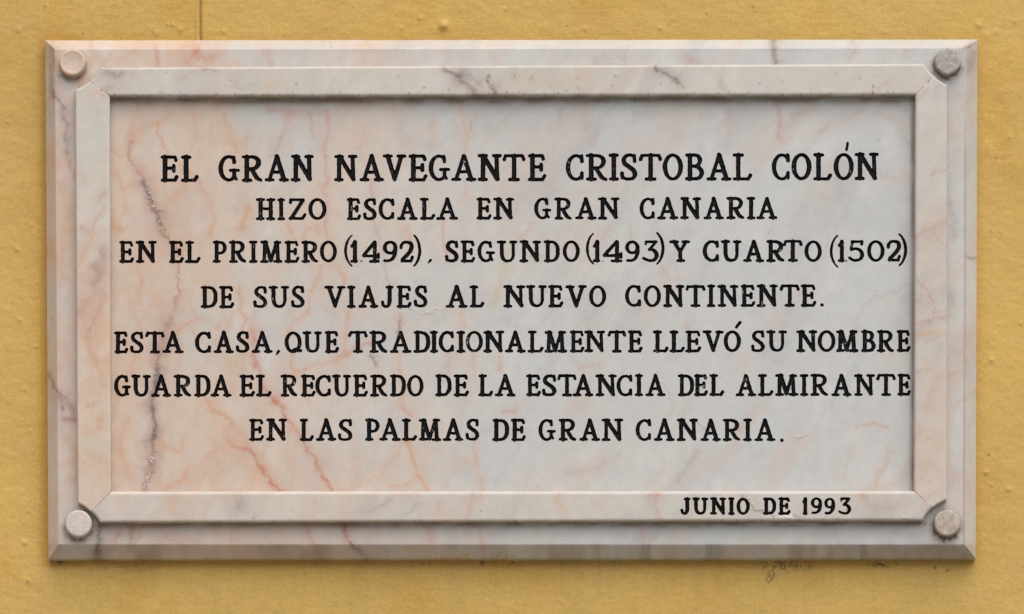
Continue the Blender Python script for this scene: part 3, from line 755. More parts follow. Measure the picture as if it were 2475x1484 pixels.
LINES = [
 ((390, 375.5, 440), (2125, 369, 435.5), 5.9, [
   ('EL', W(390, ('E',43,218), ('L',240,412))),
   ('GRAN', W(390, ('G',607,812), ('R',828,1030), ('A',1048,1287), ('N',1302,1525))),
   ('NAVEGANTE', W(390, ('N',1720,1950), ('A',1965,2203), ('V',2190,2422)) + W(980, ('E',160,342), ('G',358,563), ('A',572,817), ('N',828,1060), ('T',1070,1290), ('E',1312,1490))),
   ('CRISTOBAL', W(980, ('C',1685,1857), ('R',1873,2085), ('I',2095,2195), ('S',2205,2370)) + W(1580, ('T',68,290), ('O',300,490), ('B',512,697), ('A',718,962), ('L',972,1160))),
   ('COLÓN', W(1580, ('C',1357,1528), ('O',1547,1733), ('L',1750,1933), ('O',1952,2140), ('N',2152,2388)) + [('acc', 2048.8, 346.0, 2046.0, 362.5, 3.0)]),
 ]),
 ((620, 479.5, 532.4), (1880, 476.2, 529.6), 5.05, [
   ('HIZO', W(620, ('H',75,265), ('I',283,360), ('Z',390,565), ('O',587,757))),
   ('ESCALA', W(620, ('E',955,1092), ('S',1112,1242), ('C',1270,1417), ('A',1443,1642), ('L',1662,1808), ('A',1820,2032))),
   ('EN', W(1180, ('E',42,187), ('N',205,408))),
   ('GRAN', W(1180, ('G',605,768), ('R',795,965), ('A',995,1205), ('N',1217,1428))),
   ('CANARIA', W(1500, ('C',387,530), ('A',550,757), ('N',775,977), ('A',998,1200), ('R',1222,1397), ('I',1418,1503), ('A',1510,1715))),
 ]),
 ((285, 582.5, 635.8), (2190, 579.8, 632.6), 5.05, [
   ('EN', W(280, ('E',68,212), ('N',228,432))),
   ('EL', W(280, ('E',550,692), ('L',705,855))),
   ('PRIMERO', W(280, ('P',972,1110), ('R',1130,1297), ('I',1325,1408), ('M',1432,1648), ('E',1668,1810), ('R',1830,1995), ('O',2013,2173))),
   ('(1492)', W(820, ('1',215,292), ('4',328,505), ('9',530,672), ('2',690,832)) + [('lp', 820, 158, 242, 60, 378, 2.8), ('rp', 820, 820, 900, 58, 378, 3.3), ('dot', 820, 322, 320, 2.2)]),
   (',', [('com', 820, 992, 311, 972, 335)]),
   ('SEGUNDO', W(820, ('S',1130,1262), ('E',1282,1423), ('G',1450,1617), ('U',1632,1833), ('N',1850,2060), ('D',2085,2238), ('O',2272,2432))),
   ('(1493)', W(1420, ('1',242,313), ('4',335,530), ('9',555,693), ('3',717,875)) + [('lp', 1420, 175, 255, 42, 357, 2.8), ('rp', 1420, 847, 932, 33, 360, 3.3), ('dot', 1420, 335, 320, 1.5)]),
   ('Y', W(1420, ('Y',978,1182))),
   ('CUARTO', W(1420, ('C',1308,1462), ('U',1477,1677), ('A',1692,1897), ('R',1915,2093), ('T',2078,2268), ('O',2288,2450))),
   ('(1502)', W(1720, ('1',1447,1517), ('5',1547,1702), ('0',1733,1897), ('2',1920,2063)) + [('lp', 1720, 1373, 1457, 62, 388, 2.8), ('rp', 1720, 2030, 2118, 48, 375, 3.3), ('dot', 1720, 1530, 318, 1.8)]),
 ]),
 ((485, 691.6, 745), (1990, 687.8, 741.4), 5.05, [
   ('DE', W(480, ('D',82,243), ('E',263,407))),
   ('SUS', W(480, ('S',592,727), ('U',740,940), ('S',955,1087))),
   ('VIAJES', W(480, ('V',1277,1487), ('I',1498,1582), ('A',1607,1802), ('J',1825,1952), ('E',1978,2123), ('S',2145,2275))),
   ('AL', W(1060, ('A',210,420), ('L',440,582))),
   ('NUEVO', W(1060, ('N',765,978), ('U',985,1187), ('E',1200,1347), ('V',1365,1577), ('O',1597,1757))),
   ('CONTINENTE.', W(1520, ('C',170,320), ('O',348,510), ('N',533,738), ('T',750,942), ('I',957,1037), ('N',1057,1262), ('E',1280,1422), ('N',1438,1643), ('T',1660,1852), ('E',1862,2013)) + [('dot', 1520, 2068, 278, 4.2)]),
 ]),
 ((275, 801.5, 854), (2200, 797.9, 850.6), 5.05, [
   ('ESTA', W(270, ('E',60,195), ('S',212,345), ('T',360,545), ('A',523,732))),
   ('CASA,', W(270, ('C',848,997), ('A',1020,1217), ('S',1235,1365), ('A',1387,1595)) + [('com', 270, 1650, 303, 1630, 333)]),
   ('QUE', W(270, ('Q',1712,1878), ('U',1880,2070), ('E',2095,2233))),
   ('TRADICIONALMENTE', W(850, ('T',78,267), ('R',283,460), ('A',482,692), ('D',710,867), ('I',868,948), ('C',960,1103), ('I',1125,1210), ('O',1218,1380), ('N',1385,1588), ('A',1595,1795), ('L',1815,1967), ('M',1975,2197), ('E',2220,2363))
      + W(1430, ('N',118,323), ('T',343,523), ('E',540,683))),
   ('LLEVÓ', W(1430, ('L',783,932), ('L',940,1090), ('E',1095,1248), ('V',1262,1468), ('O',1470,1630)) + [('acc', 1788.5, 779.5, 1779.5, 791.0, 3.6)]),
   ('SU', W(1430, ('S',1730,1865), ('U',1878,2078))),
   ('NOMBRE', W(1720, ('N',1045,1250), ('O',1257,1423), ('M',1430,1648), ('B',1672,1812), ('R',1825,1990), ('E',2018,2150))),
 ]),
 ((275, 906, 959.2), (2205, 904, 956.8), 5.05, [
   ('GUARDA', W(270, ('G',62,222), ('U',223,415), ('A',415,612), ('R',635,807), ('D',835,988), ('A',990,1195))),
   ('EL', W(270, ('E',1270,1420), ('L',1430,1580))),
   ('RECUERDO', W(270, ('R',1668,1833), ('E',1863,2008), ('C',2010,2157), ('U',2165,2350)) + W(850, ('E',127,270), ('R',292,460), ('D',482,633), ('O',652,807))),
   ('DE', W(850, ('D',920,1075), ('E',1097,1245))),
   ('LA', W(850, ('L',1335,1480), ('A',1493,1700))),
   ('ESTANCIA', W(850, ('E',1800,1942), ('S',1952,2092), ('T',2100,2287), ('A',2250,2453)) + W(1430, ('N',225,433), ('C',435,585), ('I',607,688), ('A',707,905))),
   ('DEL', W(1430, ('D',1022,1177), ('E',1178,1313), ('L',1327,1470))),
   ('ALMIRANTE', W(1720, ('A',460,660), ('L',677,825), ('M',842,1068), ('I',1080,1165), ('R',1182,1357), ('A',1383,1583), ('N',1605,1805), ('T',1822,2007), ('E',2025,2155))),
 ]),
 ((600, 1012, 1065.6), (1900, 1012.4, 1066), 5.05, [
   ('EN', W(600, ('E',85,232), ('N',253,458))),
   ('LAS', W(600, ('L',577,713), ('A',733,933), ('S',945,1087))),
   ('PALMAS', W(600, ('P',1210,1350), ('A',1343,1555), ('L',1563,1710), ('M',1728,1947), ('A',1960,2162), ('S',2180,2312))),
   ('DE', W(1200, ('D',118,277), ('E',300,443))),
   ('GRAN', W(1200, ('G',570,735), ('R',760,932), ('A',960,1160), ('N',1175,1385))),
   ('CANARIA.', W(1500, ('C',350,497), ('A',520,722), ('N',740,948), ('A',970,1170), ('R',1187,1357), ('I',1385,1470), ('A',1490,1697)) + [('dot', 1500, 1757, 312, 4.2)]),
 ]),
 ((1640, 1202.5, 1244.2), (2120, 1202, 1243.6), 4.6, [
   ('JUNIO', W(1640, ('J',235,335), ('U',350,507), ('N',522,680), ('I',697,760), ('O',780,903))),
   ('DE', W(1640, ('D',1033,1158), ('E',1180,1298))),
   ('1993', W(1640, ('1',1415,1465), ('9',1500,1607), ('9',1628,1733), ('3',1762,1887))),
 ]),
]
CROP_Y = [338.4, 454.4, 551.1, 667.1, 773.4, 879.8, 986.1, 1169.8]
ORD = ['first', 'second', 'third', 'fourth', 'fifth', 'sixth', 'seventh', 'date']

def word_strokes(items, line, li, rnd):
    (xa, ta, ba), (xb, tb, bb), rs, _ = line
    out = []
    for it in items:
        c = it[0]
        x0, y0 = (it[1] * .9668 if len(it) > 3 else 0), CROP_Y[li]
        if c == 'acc':
            out.append([(it[1], it[2], it[5] * 1.1), (it[3], it[4], it[5])])
        elif c in ('lp', 'rp'):
            l, r_, t_, b_ = x0 + it[2] * .25, x0 + it[3] * .25, y0 + it[4] * .25, y0 + it[5] * .25
            rr = it[6]
            s = []
            for i in range(17):
                v = i / 16
                k = 1 - (2 * v - 1) ** 2
                x = (r_ - rr - (r_ - l - 2 * rr) * k ** .8) if c == 'lp' else (l + rr + (r_ - l - 2 * rr) * k ** .8)
                s.append((x, t_ + rr + (b_ - t_ - 2 * rr) * v, rr * (.72 + .5 * k)))
            out.append(s)
        elif c == 'dot':
            x, y = x0 + it[2] * .25, y0 + it[3] * .25
            out.append([(x, y, it[4]), (x + .6, y + .2, it[4])])
        elif c == 'com':
            x, y, x2, y2 = x0 + it[2] * .25, y0 + it[3] * .25, x0 + it[4] * .25, y0 + it[5] * .25
            out.append([(x, y, 3.9), ((x + x2) / 2, (y + y2) / 2, 3.0), (x2, y2, 2.0)])
        else:
            l, r_ = it[1], it[2]
            m = ((l + r_) / 2 - xa) / (xb - xa)
            top, bot = ta + (tb - ta) * m, ba + (bb - ba) * m
            ri = rs * T
            for st in G[c]:
                j = rnd.uniform(-.6, .6), rnd.uniform(-.6, .6)
                wr = rnd.uniform(.95, 1.06)
                out.append([(l + ri + p[0] * (r_ - l - 2 * ri) + j[0] * .6, bot - ri - p[1] * (bot - top - 2 * ri) + j[1], p[2] * rs * wr) for p in st])
    return out

STEP = 1.3
def word_field(strokes, seed):
    allp = np.array([p for s in strokes for p in s])
    x0, y0 = allp[:, 0].min() - 11, allp[:, 1].min() - 11
    x1, y1 = allp[:, 0].max() + 11, allp[:, 1].max() + 11
    xs, ys = np.arange(x0, x1, STEP), np.arange(y0, y1, STEP)
    X, Y = np.meshgrid(xs, ys, indexing='ij')
    D = np.full(X.shape, 30.0)
    for s in strokes:
        for (ax, ay, ar), (bx, by, br) in zip(s[:-1], s[1:]):
            m = max(ar, br) + 8
            i0, i1 = int((min(ax, bx) - m - x0) / STEP), int((max(ax, bx) + m - x0) / STEP) + 2
            j0, j1 = int((min(ay, by) - m - y0) / STEP), int((max(ay, by) + m - y0) / STEP) + 2
            i0, j0 = max(i0, 0), max(j0, 0)
            x, y = X[i0:i1, j0:j1], Y[i0:i1, j0:j1]
            vx, vy = bx - ax, by - ay
            t = np.clip(((x - ax) * vx + (y - ay) * vy) / (vx * vx + vy * vy + 1e-9), 0, 1)
            D[i0:i1, j0:j1] = np.minimum(D[i0:i1, j0:j1], np.hypot(x - ax - t * vx, y - ay - t * vy) - (ar + (br - ar) * t))
    D += .75 * (vnoise(X / 5.0, Y / 5.0, seed) - .5) + .4 * (vnoise(X / 2.4, Y / 2.4, seed + 1) - .5)
    return xs, ys, D

def contours(xs, ys, D):
    neg = D < 0
    segs = {}
    nx, ny = D.shape
    mixed = np.zeros((nx - 1, ny - 1), bool)
    q = neg[:-1, :-1].astype(int) + neg[1:, :-1] + neg[1:, 1:] + neg[:-1, 1:]
    mixed = (q > 0) & (q < 4)
    pos = {}
    def edge(i, j, k, l):
        key = (i, j, k, l)
        if key not in pos:
            a, b = D[i, j], D[k, l]
            t = min(max(a / (a - b), .02), .98)
            pos[key] = (xs[i] + (xs[k] - xs[i]) * t, ys[j] + (ys[l] - ys[j]) * t)
        return key
    nxt = {}
    for i, j in np.argwhere(mixed):
        i, j = int(i), int(j)
        c = [neg[i, j], neg[i + 1, j], neg[i + 1, j + 1], neg[i, j + 1]]
        e = [(i, j, i + 1, j), (i + 1, j, i + 1, j + 1), (i, j + 1, i + 1, j + 1), (i, j, i, j + 1)]
        cr = [k for k in range(4) if c[k] != c[(k + 1) % 4]]
        if len(cr) == 2:
            prs = [(cr[0], cr[1])]
        else:
            prs = [(0, 3), (1, 2)] if c[0] else [(0, 1), (2, 3)]
        for a, b in prs:
            ka, kb = edge(*e[a]), edge(*e[b])
            nxt.setdefault(ka, []).append(kb)
            nxt.setdefault(kb, []).append(ka)
    loops, seen = [], set()
    for k in nxt:
        if k in seen:
            continue
        loop, cur, prev = [], k, None
        while cur is not None and cur not in seen:
            seen.add(cur)
            loop.append(pos[cur])
            n = [m for m in nxt[cur] if m != prev and m not in seen]
            prev, cur = cur, (n[0] if n else None)
        if len(loop) > 5:
            loops.append(loop)
    return loops

def sample(xs, ys, D, x, y):
    u = np.clip((x - xs[0]) / STEP, 0, len(xs) - 1.001)
    v = np.clip((y - ys[0]) / STEP, 0, len(ys) - 1.001)
    i, j = u.astype(int), v.astype(int)
    a, b = u - i, v - j
    return (D[i, j] * (1 - a) * (1 - b) + D[i + 1, j] * a * (1 - b) + D[i, j + 1] * (1 - a) * b + D[i + 1, j + 1] * a * b)

def cdt(points, loops):
    """points (N,2) and closed loops of points -> triangulated verts, tris"""
    v = [Vector((float(a), float(b))) for a, b in points]
    ed = []
    for lp in loops:
        k = len(v)
        v += [Vector((float(a), float(b))) for a, b in lp]
        n = len(lp)
        ed += [(k + i, k + (i + 1) % n) for i in range(n)]
    r = delaunay_2d_cdt(v, ed, [], 0, 1e-4, False)
    vv = np.array([(p.x, p.y) for p in r[0]])
    ff = np.array([f for f in r[2] if len(f) == 3])
    return vv, ff

class Words:
    def __init__(self, idx):
        self.items = []
        for li in idx:
            rnd = random.Random(100 + li)
            for wi, (txt, it) in enumerate(LINES[li][3]):
                xs, ys, D = word_field(word_strokes(it, LINES[li], li, rnd), 900 + li * 40 + wi)
                self.items.append((li, txt, xs, ys, D, contours(xs, ys, D)))
    def loops(self):
        return [lp for w_ in self.items for lp in w_[5]]
    def dist(self, x, y, pad=8):
        o = np.full(x.shape, 30.0)
        for _, _, xs, ys, D, _ in self.items:
            k = np.where((x > xs[0]) & (x < xs[-1]) & (y > ys[0]) & (y < ys[-1]))[0]
            if len(k):
                o[k] = np.minimum(o[k], sample(xs, ys, D, x[k], y[k]))
        return o
    def build(self, t_face):
        lines = {}
        for li, txt, xs, ys, D, lps in self.items:
            if li not in lines:
                e = bpy.data.objects.new("text_line", None)
                COL.objects.link(e)
                e.parent = plaque
                e["label"] = ("date line of black carved lettering on the lower frame rail" if li == 7 else
                              "%s line of black carved lettering" % ORD[li])
                lines[li] = e
            X, Y = np.meshgrid(xs, ys, indexing='ij')
            k = D < -.55
            vv, ff = cdt(np.stack([X[k], Y[k]], 1), lps)
            c = vv[ff].mean(1)
            ff = ff[sample(xs, ys, D, c[:, 0], c[:, 1]) < 0]
            dd = np.clip(-sample(xs, ys, D, vv[:, 0], vv[:, 1]) / 3.4, 0, 1)
            on = np.zeros(len(vv), bool)
            depth = 6.0 * np.sqrt(np.clip(1 - (1 - dd) ** 2, 0, 1))
            o = mesh_obj("word", P(vv[:, 0], vv[:, 1], t_face - depth) - ORG, ff.tolist(), PAINT, lines[li],
                         label='carved black word "%s"' % txt)
            fix_normals(o)

TF = 60.0      # slab face
TB = 26.0      # foot of the slab's bevel
TR_ = 89.0    # frame face
SLAB_OUT = np.array([(109.4, 97.5), (2362.7, 95.5), (2358.3, 1349.5), (117.0, 1351.0)])
SLAB_IN = np.array([(133.4, 120.0), (2333.5, 117.0), (2330.0, 1315.0), (142.5, 1314.2)])

def tt(x0, x1, s):
    return np.linspace(x0, x1, max(2, int(abs(x1 - x0) / s) + 1))

# ---- slab: carved face, bevel, edges, in one mesh
main_words = Words(range(7))
def quad_pts(q, u, v):
    a = q[0] + (q[1] - q[0]) * u[..., None]
    b = q[3] + (q[2] - q[3]) * u[..., None]
    return a + (b - a) * v[..., None]

nb = [400, 230, 400, 230]
bound = []
for k in range(4):
    a, b = SLAB_IN[k], SLAB_IN[(k + 1) % 4]
    for i in range(nb[k]):
        bound.append(a + (b - a) * i / nb[k])
bound = np.array(bound)
GX, GY = np.meshgrid(np.arange(112, 2362, 3.0), np.arange(100, 1352, 3.0), indexing='ij')
GX, GY = GX.ravel() + .37 * np.sin(GY.ravel()), GY.ravel() + .37 * np.cos(1.3 * GX.ravel())
def inside_quad(q, x, y, pad):
    m = np.ones(x.shape, bool)
    for k in range(4):
        a, b = q[k], q[(k + 1) % 4]
        L = np.hypot(*(b - a))
        m &= ((b[0] - a[0]) * (y - a[1]) - (b[1] - a[1]) * (x - a[0])) / L > pad
    return m
hid = ((GX > 196) & (GX < 2278) & (GY > 176) & (GY < 1246)) & ~((GX > 254) & (GX < 2222) & (GY > 226) & (GY < 1198))
keep = inside_quad(SLAB_IN, GX, GY, 2.0) & ~hid
GX, GY = GX[keep], GY[keep]
keep = main_words.dist(GX, GY) > 1.2
fv, ff = cdt(np.stack([GX[keep], GY[keep]], 1), [bound.tolist()] + main_words.loops())
cen = fv[ff].mean(1)
ff = ff[(main_words.dist(cen[:, 0], cen[:, 1]) > 0) & inside_quad(SLAB_IN, cen[:, 0], cen[:, 1], 0)]
verts = [P(fv[:, 0], fv[:, 1], TF)]
cols = [stone(fv[:, 0], fv[:, 1])]
faces = ff.tolist()
off = len(fv)
# bevel rows: from the face ridge out to the foot, then back to the wall
rows = [(0.0, 0.0), (.03, .004), (.075, .03), (.14, .09), (.3, .25), (.5, .47), (.72, .70), (.93, .93), (.985, .99), (1.0, 1.03)]
for k in range(4):
    a0, a1 = SLAB_IN[k], SLAB_IN[(k + 1) % 4]
    b0, b1 = SLAB_OUT[k], SLAB_OUT[(k + 1) % 4]
    n = int(np.hypot(*(b1 - b0)) / 3)
    u = np.linspace(0, 1, n)
    jit = 1.2 * (fbm(u * n / 14, u * 0, 700 + k, 3) - .5) * np.minimum(1, np.minimum(u, 1 - u) * 60)
    blk, bc = [], []
    for r_, s_ in rows:
        p = (a0 + (a1 - a0) * u[:, None]) * (1 - r_) + (b0 + (b1 - b0) * u[:, None]) * r_
        nrm = np.array([-(b1 - b0)[1], (b1 - b0)[0]]); nrm = nrm / np.hypot(*nrm)
        p = p + nrm * (jit * r_ * (1 - r_) * 2.2 + (jit * .5 if r_ > .9 else 0))[:, None]
        blk.append(P(p[:, 0], p[:, 1], TF + (TB - TF) * s_))
        bc.append(stone(p[:, 0], p[:, 1]))
    # side back to the wall: true straight depth
    last = blk[-1]
    back = last.copy(); back[:, 1] = 8 * U
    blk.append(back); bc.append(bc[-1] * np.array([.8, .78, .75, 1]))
    m = len(blk)
    bv = np.stack(blk, 1).reshape(-1, 3)
    verts.append(bv)
    cols.append(np.stack(bc, 1).reshape(-1, 4))
    faces += grid_faces(n, m, off, flip=False)
    off += n * m
verts, cols = np.concatenate(verts), np.concatenate(cols)
slab = mesh_obj("slab", verts - ORG, faces, MARBLE, plaque, cols)
slab.data.polygons.foreach_set("use_smooth", [False] * len(ff) + [True] * (len(faces) - len(ff)))

def orient_outward(o, centre):
    """flip faces whose normal points at the thing's inside"""
    import bmesh
    bm = bmesh.new(); bm.from_mesh(o.data)
    c = Vector(centre)
    fl = [f for f in bm.faces if f.normal.dot(f.calc_center_median() - c) < 0]
    bmesh.ops.reverse_faces(bm, faces=fl)
    bm.to_mesh(o.data); bm.free()
orient_outward(slab, Vector(P(CX, 725, -4000) - ORG))
main_words.build(TF)

# ---- frame: four mitred rails, each with eased long edges
OT = lambda x: 163.5 - (x - 243) * 9 / 1990
IT = lambda x: 234.0 - (x - 266) * 3 / 1946
IB = lambda x: 1188.0 - (x - 269) * 1.5 / 1940
OB = lambda x: 1263.0 - (x - 243) * 5 / 1987
OL = lambda y: 182.2 + (y - 217) * 5.6 / 998
IL = lambda y: 266.0 + (y - 234) * 3 / 954
OR_ = lambda y: 2289.0 - (y - 206) * .7 / 1001
IR = lambda y: 2212.0 - (y - 231) * 3.5 / 955
TLn, TRn = [(182.0, 217), (217, 197), (243, 163.5)], [(2233, 154.6), (2256.6, 183.5), (2289, 206)]
BRn, BLn = [(2288.3, 1207.5), (2253, 1227.5), (2230, 1258)], [(241.8, 1263), (218.5, 1236.5), (187.8, 1215)]
TLi, TRi, BRi, BLi = (266, 234), (2212, 231), (2208.5, 1186.5), (269, 1188)
g = 0.0
def arcpts(a, b, bend, n=7):
    """notch half: a gently hollow curve from a to b"""
    a, b = np.array(a, float), np.array(b, float)
    nn = np.array([-(b - a)[1], (b - a)[0]]); nn /= np.hypot(*nn)
    return [tuple(a + (b - a) * t + nn * bend * 4 * t * (1 - t)) for t in np.linspace(0, 1, n)]
SH = lambda p, dx, dy: [(x + dx, y + dy) for x, y in p]
RAILS = {
  'top': [TLi, *SH(arcpts(TLn[1], TLn[2], 2.0), 0, 0), *SH(arcpts(TRn[0], TRn[1], 2.0), 0, 0), TRi],
  'right': [TRi, *arcpts(TRn[1], TRn[2], 2.0), *arcpts(BRn[0], BRn[1], 2.0), BRi],
  'bottom': [BRi, *arcpts(BRn[1], BRn[2], 2.0), *arcpts(BLn[0], BLn[1], 2.0), BLi],
  'left': [BLi, *arcpts(BLn[1], BLn[2], 2.0), *arcpts(TLn[0], TLn[1], 2.0), TLi],
}
date_words = Words([7])
INNER_EDGE = {'top': (lambda x, y: IT(x) - y), 'bottom': (lambda x, y: y - IB(x)), 'left': (lambda x, y: IL(y) - x), 'right': (lambda x, y: x - IR(y))}
OUTER_EDGE = {'top': (lambda x, y: y - OT(x)), 'bottom': (lambda x, y: OB(x) - y), 'left': (lambda x, y: x - OL(y)), 'right': (lambda x, y: OR_(y) - x)}
GAP = {'top': (0, -1), 'bottom': (0, 1), 'left': (-1, 0), 'right': (1, 0)}

def in_poly(poly, x, y):
    m = np.zeros(x.shape, bool)
    n = len(poly)
    for i in range(n):
        (x1, y1), (x2, y2) = poly[i], poly[(i + 1) % n]
        c = ((y1 > y) != (y2 > y))
        m ^= c & (x < (x2 - x1) * (y - y1) / (y2 - y1 + 1e-12) + x1)
    return m

def rail(kind):
    gx_, gy_ = GAP[kind]
    base_poly = [(x + gx_ * g, y + gy_ * g) for x, y in RAILS[kind]]
    # resample the outline every 4 units
    out = []
    for i in range(len(base_poly)):
        a, b = np.array(base_poly[i]), np.array(base_poly[(i + 1) % len(base_poly)])
        n = max(1, int(np.hypot(*(b - a)) / 4))
        out += [tuple(a + (b - a) * j / n) for j in range(n)]
    out = np.array(out)
    # a hand-worked arris is never quite straight
    wob = .9 * (fbm(out[:, 0] / 60, out[:, 1] / 60, 750, 3) - .5)
    for e0, e1 in ((RAILS[kind][-1], RAILS[kind][-2]), (RAILS[kind][0], RAILS[kind][1])):
        wob = wob * smooth(4, 40, np.minimum(seg_dist(out[:, 0], out[:, 1], [e0, e1]), 99))
    out = out + np.stack([wob * abs(gx_), wob * abs(gy_)], 1)
    rim_line = RAILS[kind][1:-1]
    xs0, ys0, xs1, ys1 = out[:, 0].min(), out[:, 1].min(), out[:, 0].max(), out[:, 1].max()
    # rows across the rail, crowded at the eased edges
    off_ = [.5, 1.2, 2.2, 3.6, 5.2, 7.2, 9.5, 12.5]
    if kind in ('top', 'bottom'):
        X = np.arange(xs0, xs1, 3.0)
        e1, e2 = (OT, IT) if kind == 'top' else (IB, OB)
        rws = [e1(X) + q for q in off_] + [e2(X) - q for q in off_] + [e1(X) + 12.5 + (e2(X) - e1(X) - 25) * q for q in np.linspace(0, 1, 19)[1:-1]]
        px_, py_ = np.concatenate([X] * len(rws)), np.concatenate(rws)
    else:
        Y = np.arange(ys0, ys1, 3.0)
        e1, e2 = (OL, IL) if kind == 'left' else (IR, OR_)
        rws = [e1(Y) + q for q in off_] + [e2(Y) - q for q in off_] + [e1(Y) + 12.5 + (e2(Y) - e1(Y) - 25) * q for q in np.linspace(0, 1, 19)[1:-1]]
        py_, px_ = np.concatenate([Y] * len(rws)), np.concatenate(rws)
    px_ = px_ + .21 * np.sin(py_ * 1.7); py_ = py_ + .13 * np.sin(px_ * 1.1)
    for a, b in list(zip(rim_line[:6], rim_line[1:7])) + list(zip(rim_line[7:], rim_line[8:])):
        a, b = np.array(a), np.array(b)
        nn = np.array([-(b - a)[1], (b - a)[0]]); nn = nn / np.hypot(*nn)
        for q in (.6, 1.4, 2.4, 3.6, 5.2):
            for t_ in (.25, .75):
                p = a + (b - a) * t_ + nn * q
                px_, py_ = np.append(px_, p[0]), np.append(py_, p[1])
    # keep points clear of the outline
    k = in_poly(out.tolist(), px_, py_)
    px_, py_ = px_[k], py_[k]
    d = seg_dist(px_, py_, np.vstack([out, out[:1]]).tolist())
    k = d > .35
    loops = [out.tolist()]
    if kind == 'bottom':
        k &= date_words.dist(px_, py_) > 1.0
        loops += date_words.loops()
    v2, f2 = cdt(np.stack([px_[k], py_[k]], 1), loops)
    c = v2[f2].mean(1)
    ok = in_poly(out.tolist(), c[:, 0], c[:, 1])
    if kind == 'bottom':
        ok &= date_words.dist(c[:, 0], c[:, 1]) > 0
    f2 = f2[ok]
    # eased edges: tight at the top arrises, worn rounder below
    ri, ro = {'top': (8, 5), 'bottom': (8, 7), 'left': (7, 3.5), 'right': (7, 3.5)}[kind]
    di, do = np.clip(INNER_EDGE[kind](v2[:, 0], v2[:, 1]), 0, None), np.minimum(np.clip(OUTER_EDGE[kind](v2[:, 0], v2[:, 1]), 0, None), seg_dist(v2[:, 0], v2[:, 1], rim_line))
    dr = lambda q, r_: np.where(q < r_, r_ - np.sqrt(np.clip(r_ * r_ - (r_ - q) ** 2, 0, None)), 0) * .9
    z = TR_ - np.maximum(dr(di, ri), dr(do, ro)) + .5 * (fbm(v2[:, 0] / 90, v2[:, 1] / 90, 760, 2) - .5) * (date_words.dist(v2[:, 0], v2[:, 1]) > 20)
    co_ = stone(v2[:, 0], v2[:, 1], kind)
    for e0, e1 in ((RAILS[kind][-1], RAILS[kind][-2]), (RAILS[kind][0], RAILS[kind][1])):
        dj = seg_dist(v2[:, 0], v2[:, 1], [e0, e1])
        co_[:, :3] = mixc(co_[:, :3], (.36, .27, .20), .5 * np.exp(-(dj / 1.6) ** 2) * smooth(.35, .6, fbm(v2[:, 0] / 16, v2[:, 1] / 16, 781)))
    verts_ = P(v2[:, 0], v2[:, 1], z)
    # walls of the rail, straight back into the slab
    from collections import Counter
    cnt = Counter()
    for a, b, c_ in f2.tolist():
        for e in ((a, b), (b, c_), (c_, a)):
            cnt[tuple(sorted(e))] += 1
    dl = date_words.dist(v2[:, 0], v2[:, 1]) if kind == 'bottom' else np.full(len(v2), 30.)
    rim = [e for e, n in cnt.items() if n == 1 and dl[e[0]] > 4 and dl[e[1]] > 4]
    ids = sorted({i for e in rim for i in e})
    depth_rows = [.25, .6, 1.0]
    fl = f2.tolist()
    vs, cs = [verts_], [co_]
    prev = {i: i for i in ids}
    base_ = len(verts_)
    for dr_ in depth_rows:
        nv = verts_[ids].copy()
        nv[:, 1] = nv[:, 1] + (-(TF - 1) * U - nv[:, 1]) * dr_
        vs.append(nv)
        q_ = v2[ids]
        gr_ = (.30 + .45 * dr_) * smooth(.2, .6, fbm(q_[:, 0] / 30, q_[:, 1] / 30, 771 + int(dr_ * 10), 3))
        cc_ = co_[ids].copy()
        cc_[:, :3] = mixc(cc_[:, :3], (.155, .105, .065), gr_ * (1.0 if kind in ('top', 'bottom') else .7))
        cs.append(cc_)
        cur = {i: base_ + q for q, i in enumerate(ids)}
        base_ += len(ids)
        fl += [[prev[a], prev[b], cur[b], cur[a]] for a, b in rim]
        prev = cur
    lab = {'top': "upper frame rail with grey crystalline patches and brown dirt spots", 'left': "frame rail with a mauve and rust patch",
           'right': "frame rail crossed by thin rose veins and an ochre one", 'bottom': "pale lower frame rail carved with the date"}[kind]
    o = mesh_obj("frame_rail", np.concatenate(vs) - ORG, fl, MARBLE, plaque, np.concatenate(cs), label=lab)
    import bmesh
    bm = bmesh.new(); bm.from_mesh(o.data)
    bmesh.ops.recalc_face_normals(bm, faces=bm.faces)
    bm.to_mesh(o.data); bm.free()
    fix_normals(o)
    # crisp break between worn edge and straight back
    return o

for k in ('top', 'left', 'right', 'bottom'):
    rail(k)
date_words.build(TR_)

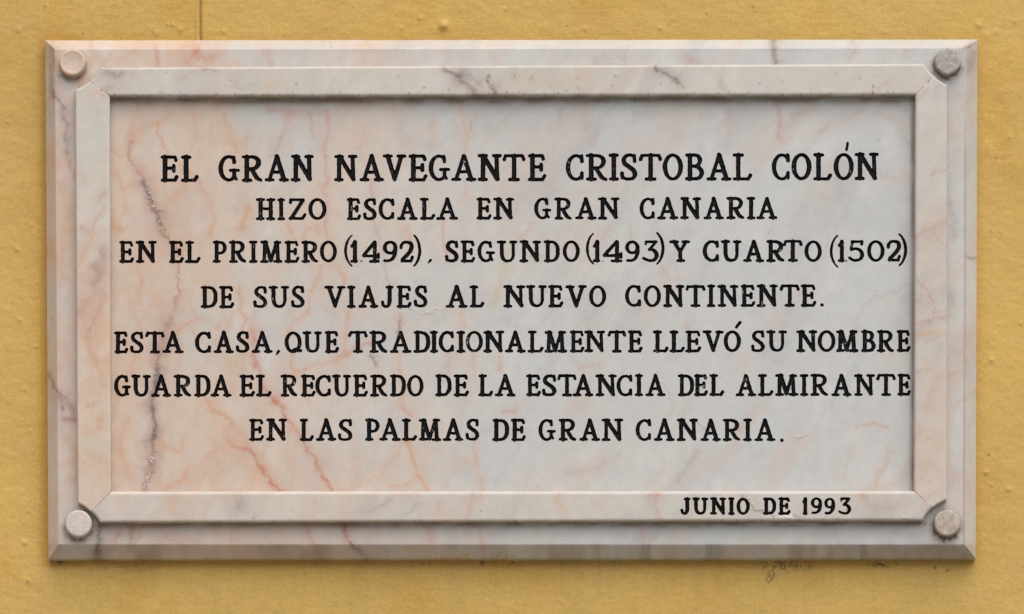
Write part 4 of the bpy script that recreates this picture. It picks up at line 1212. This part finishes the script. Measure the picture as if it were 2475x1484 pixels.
# ---- four stone caps over the fixing bolts
def stud(cx, cy, rad, col0, col1, rough, seed, label, soot, dish=0.0, h_=26):
    RV['stud'] = []
    prof = [*[(q, h_ - dish * (1 - (q / .9) ** 2) - .2 * (q > .85)) for q in np.linspace(0.001, .9, 15)], (.955, h_ - 1.2), (.985, h_ - 3.2), (1.0, h_ - 6), (1.015, h_ * .45), (1.03, 4), (1.05, -1)]
    ns = 72
    vs, pxy = [], []
    for r_, hh in prof:
        for i in range(ns):
            a = 2 * math.pi * i / ns
            wob = 1 + rough * (vnoise(np.array([3 * math.cos(a) + 9]), np.array([3 * math.sin(a) + 9]), seed)[0] - .5)
            rr = rad * r_ * wob
            vs.append((cx + rr * math.cos(a), cy + rr * math.sin(a), TF + hh))
    vs = np.array(vs)
    # straight cylinder in the place itself: axis square to the wall
    ctr = P(cx, cy, TF + h_)
    loc = np.stack([(vs[:, 0] - cx) * U, np.zeros(len(vs)), -(vs[:, 1] - cy) * U], 1) * (DU - TF - h_) / DU
    wv_ = loc + np.array([ctr[0], 0, ctr[2]])
    wv_[:, 1] = -vs[:, 2] * U
    n1 = fbm(vs[:, 0] / 18, vs[:, 1] / 18 + vs[:, 2] / 18, seed, 4)
    n2 = fbm(vs[:, 0] / 5, vs[:, 1] / 5 + vs[:, 2] / 5, seed + 5, 3)
    c = np.array(col0)[None, :] * (1 - n1[:, None]) + np.array(col1)[None, :] * n1[:, None]
    c = c * (1 + (.25 + 2.6 * rough) * (n2 - .5))[:, None]
    side = smooth(2, 9, TF + h_ - vs[:, 2])
    c = mixc(c, (.62, .58, .52), .5 * smooth(.55, .75, fbm(vs[:, 0] / 9, vs[:, 1] / 9, seed + 9, 3)) * (1 - side))
    c = mixc(c, (.14, .09, .055), side * soot * smooth(.2, .55, n2))
    faces_ = []
    for j in range(len(prof) - 1):
        for i in range(ns):
            faces_.append([j * ns + i, j * ns + (i + 1) % ns, (j + 1) * ns + (i + 1) % ns, (j + 1) * ns + i])
    o = mesh_obj("stud_cap", wv_ - ORG, faces_, MARBLE, plaque, np.concatenate([c, np.zeros((len(c), 1))], 1), label=label)
    fix_normals(o)

stud(174.5, 150, 32.2, (.72, .46, .30), (.60, .52, .44), .02, 811, "dished peach coloured stone cap", .45, dish=2.5)
stud(2290.8, 147, 32.4, (.44, .40, .35), (.31, .28, .245), .09, 821, "rough dirty grey stone cap", .85)
stud(189.5, 1264.5, 32.6, (.72, .59, .52), (.60, .56, .52), .02, 831, "smooth pale pink stone cap", .6)
stud(2289.3, 1263.2, 32.2, (.50, .42, .33), (.40, .33, .255), .07, 841, "rough beige stone cap", .95)
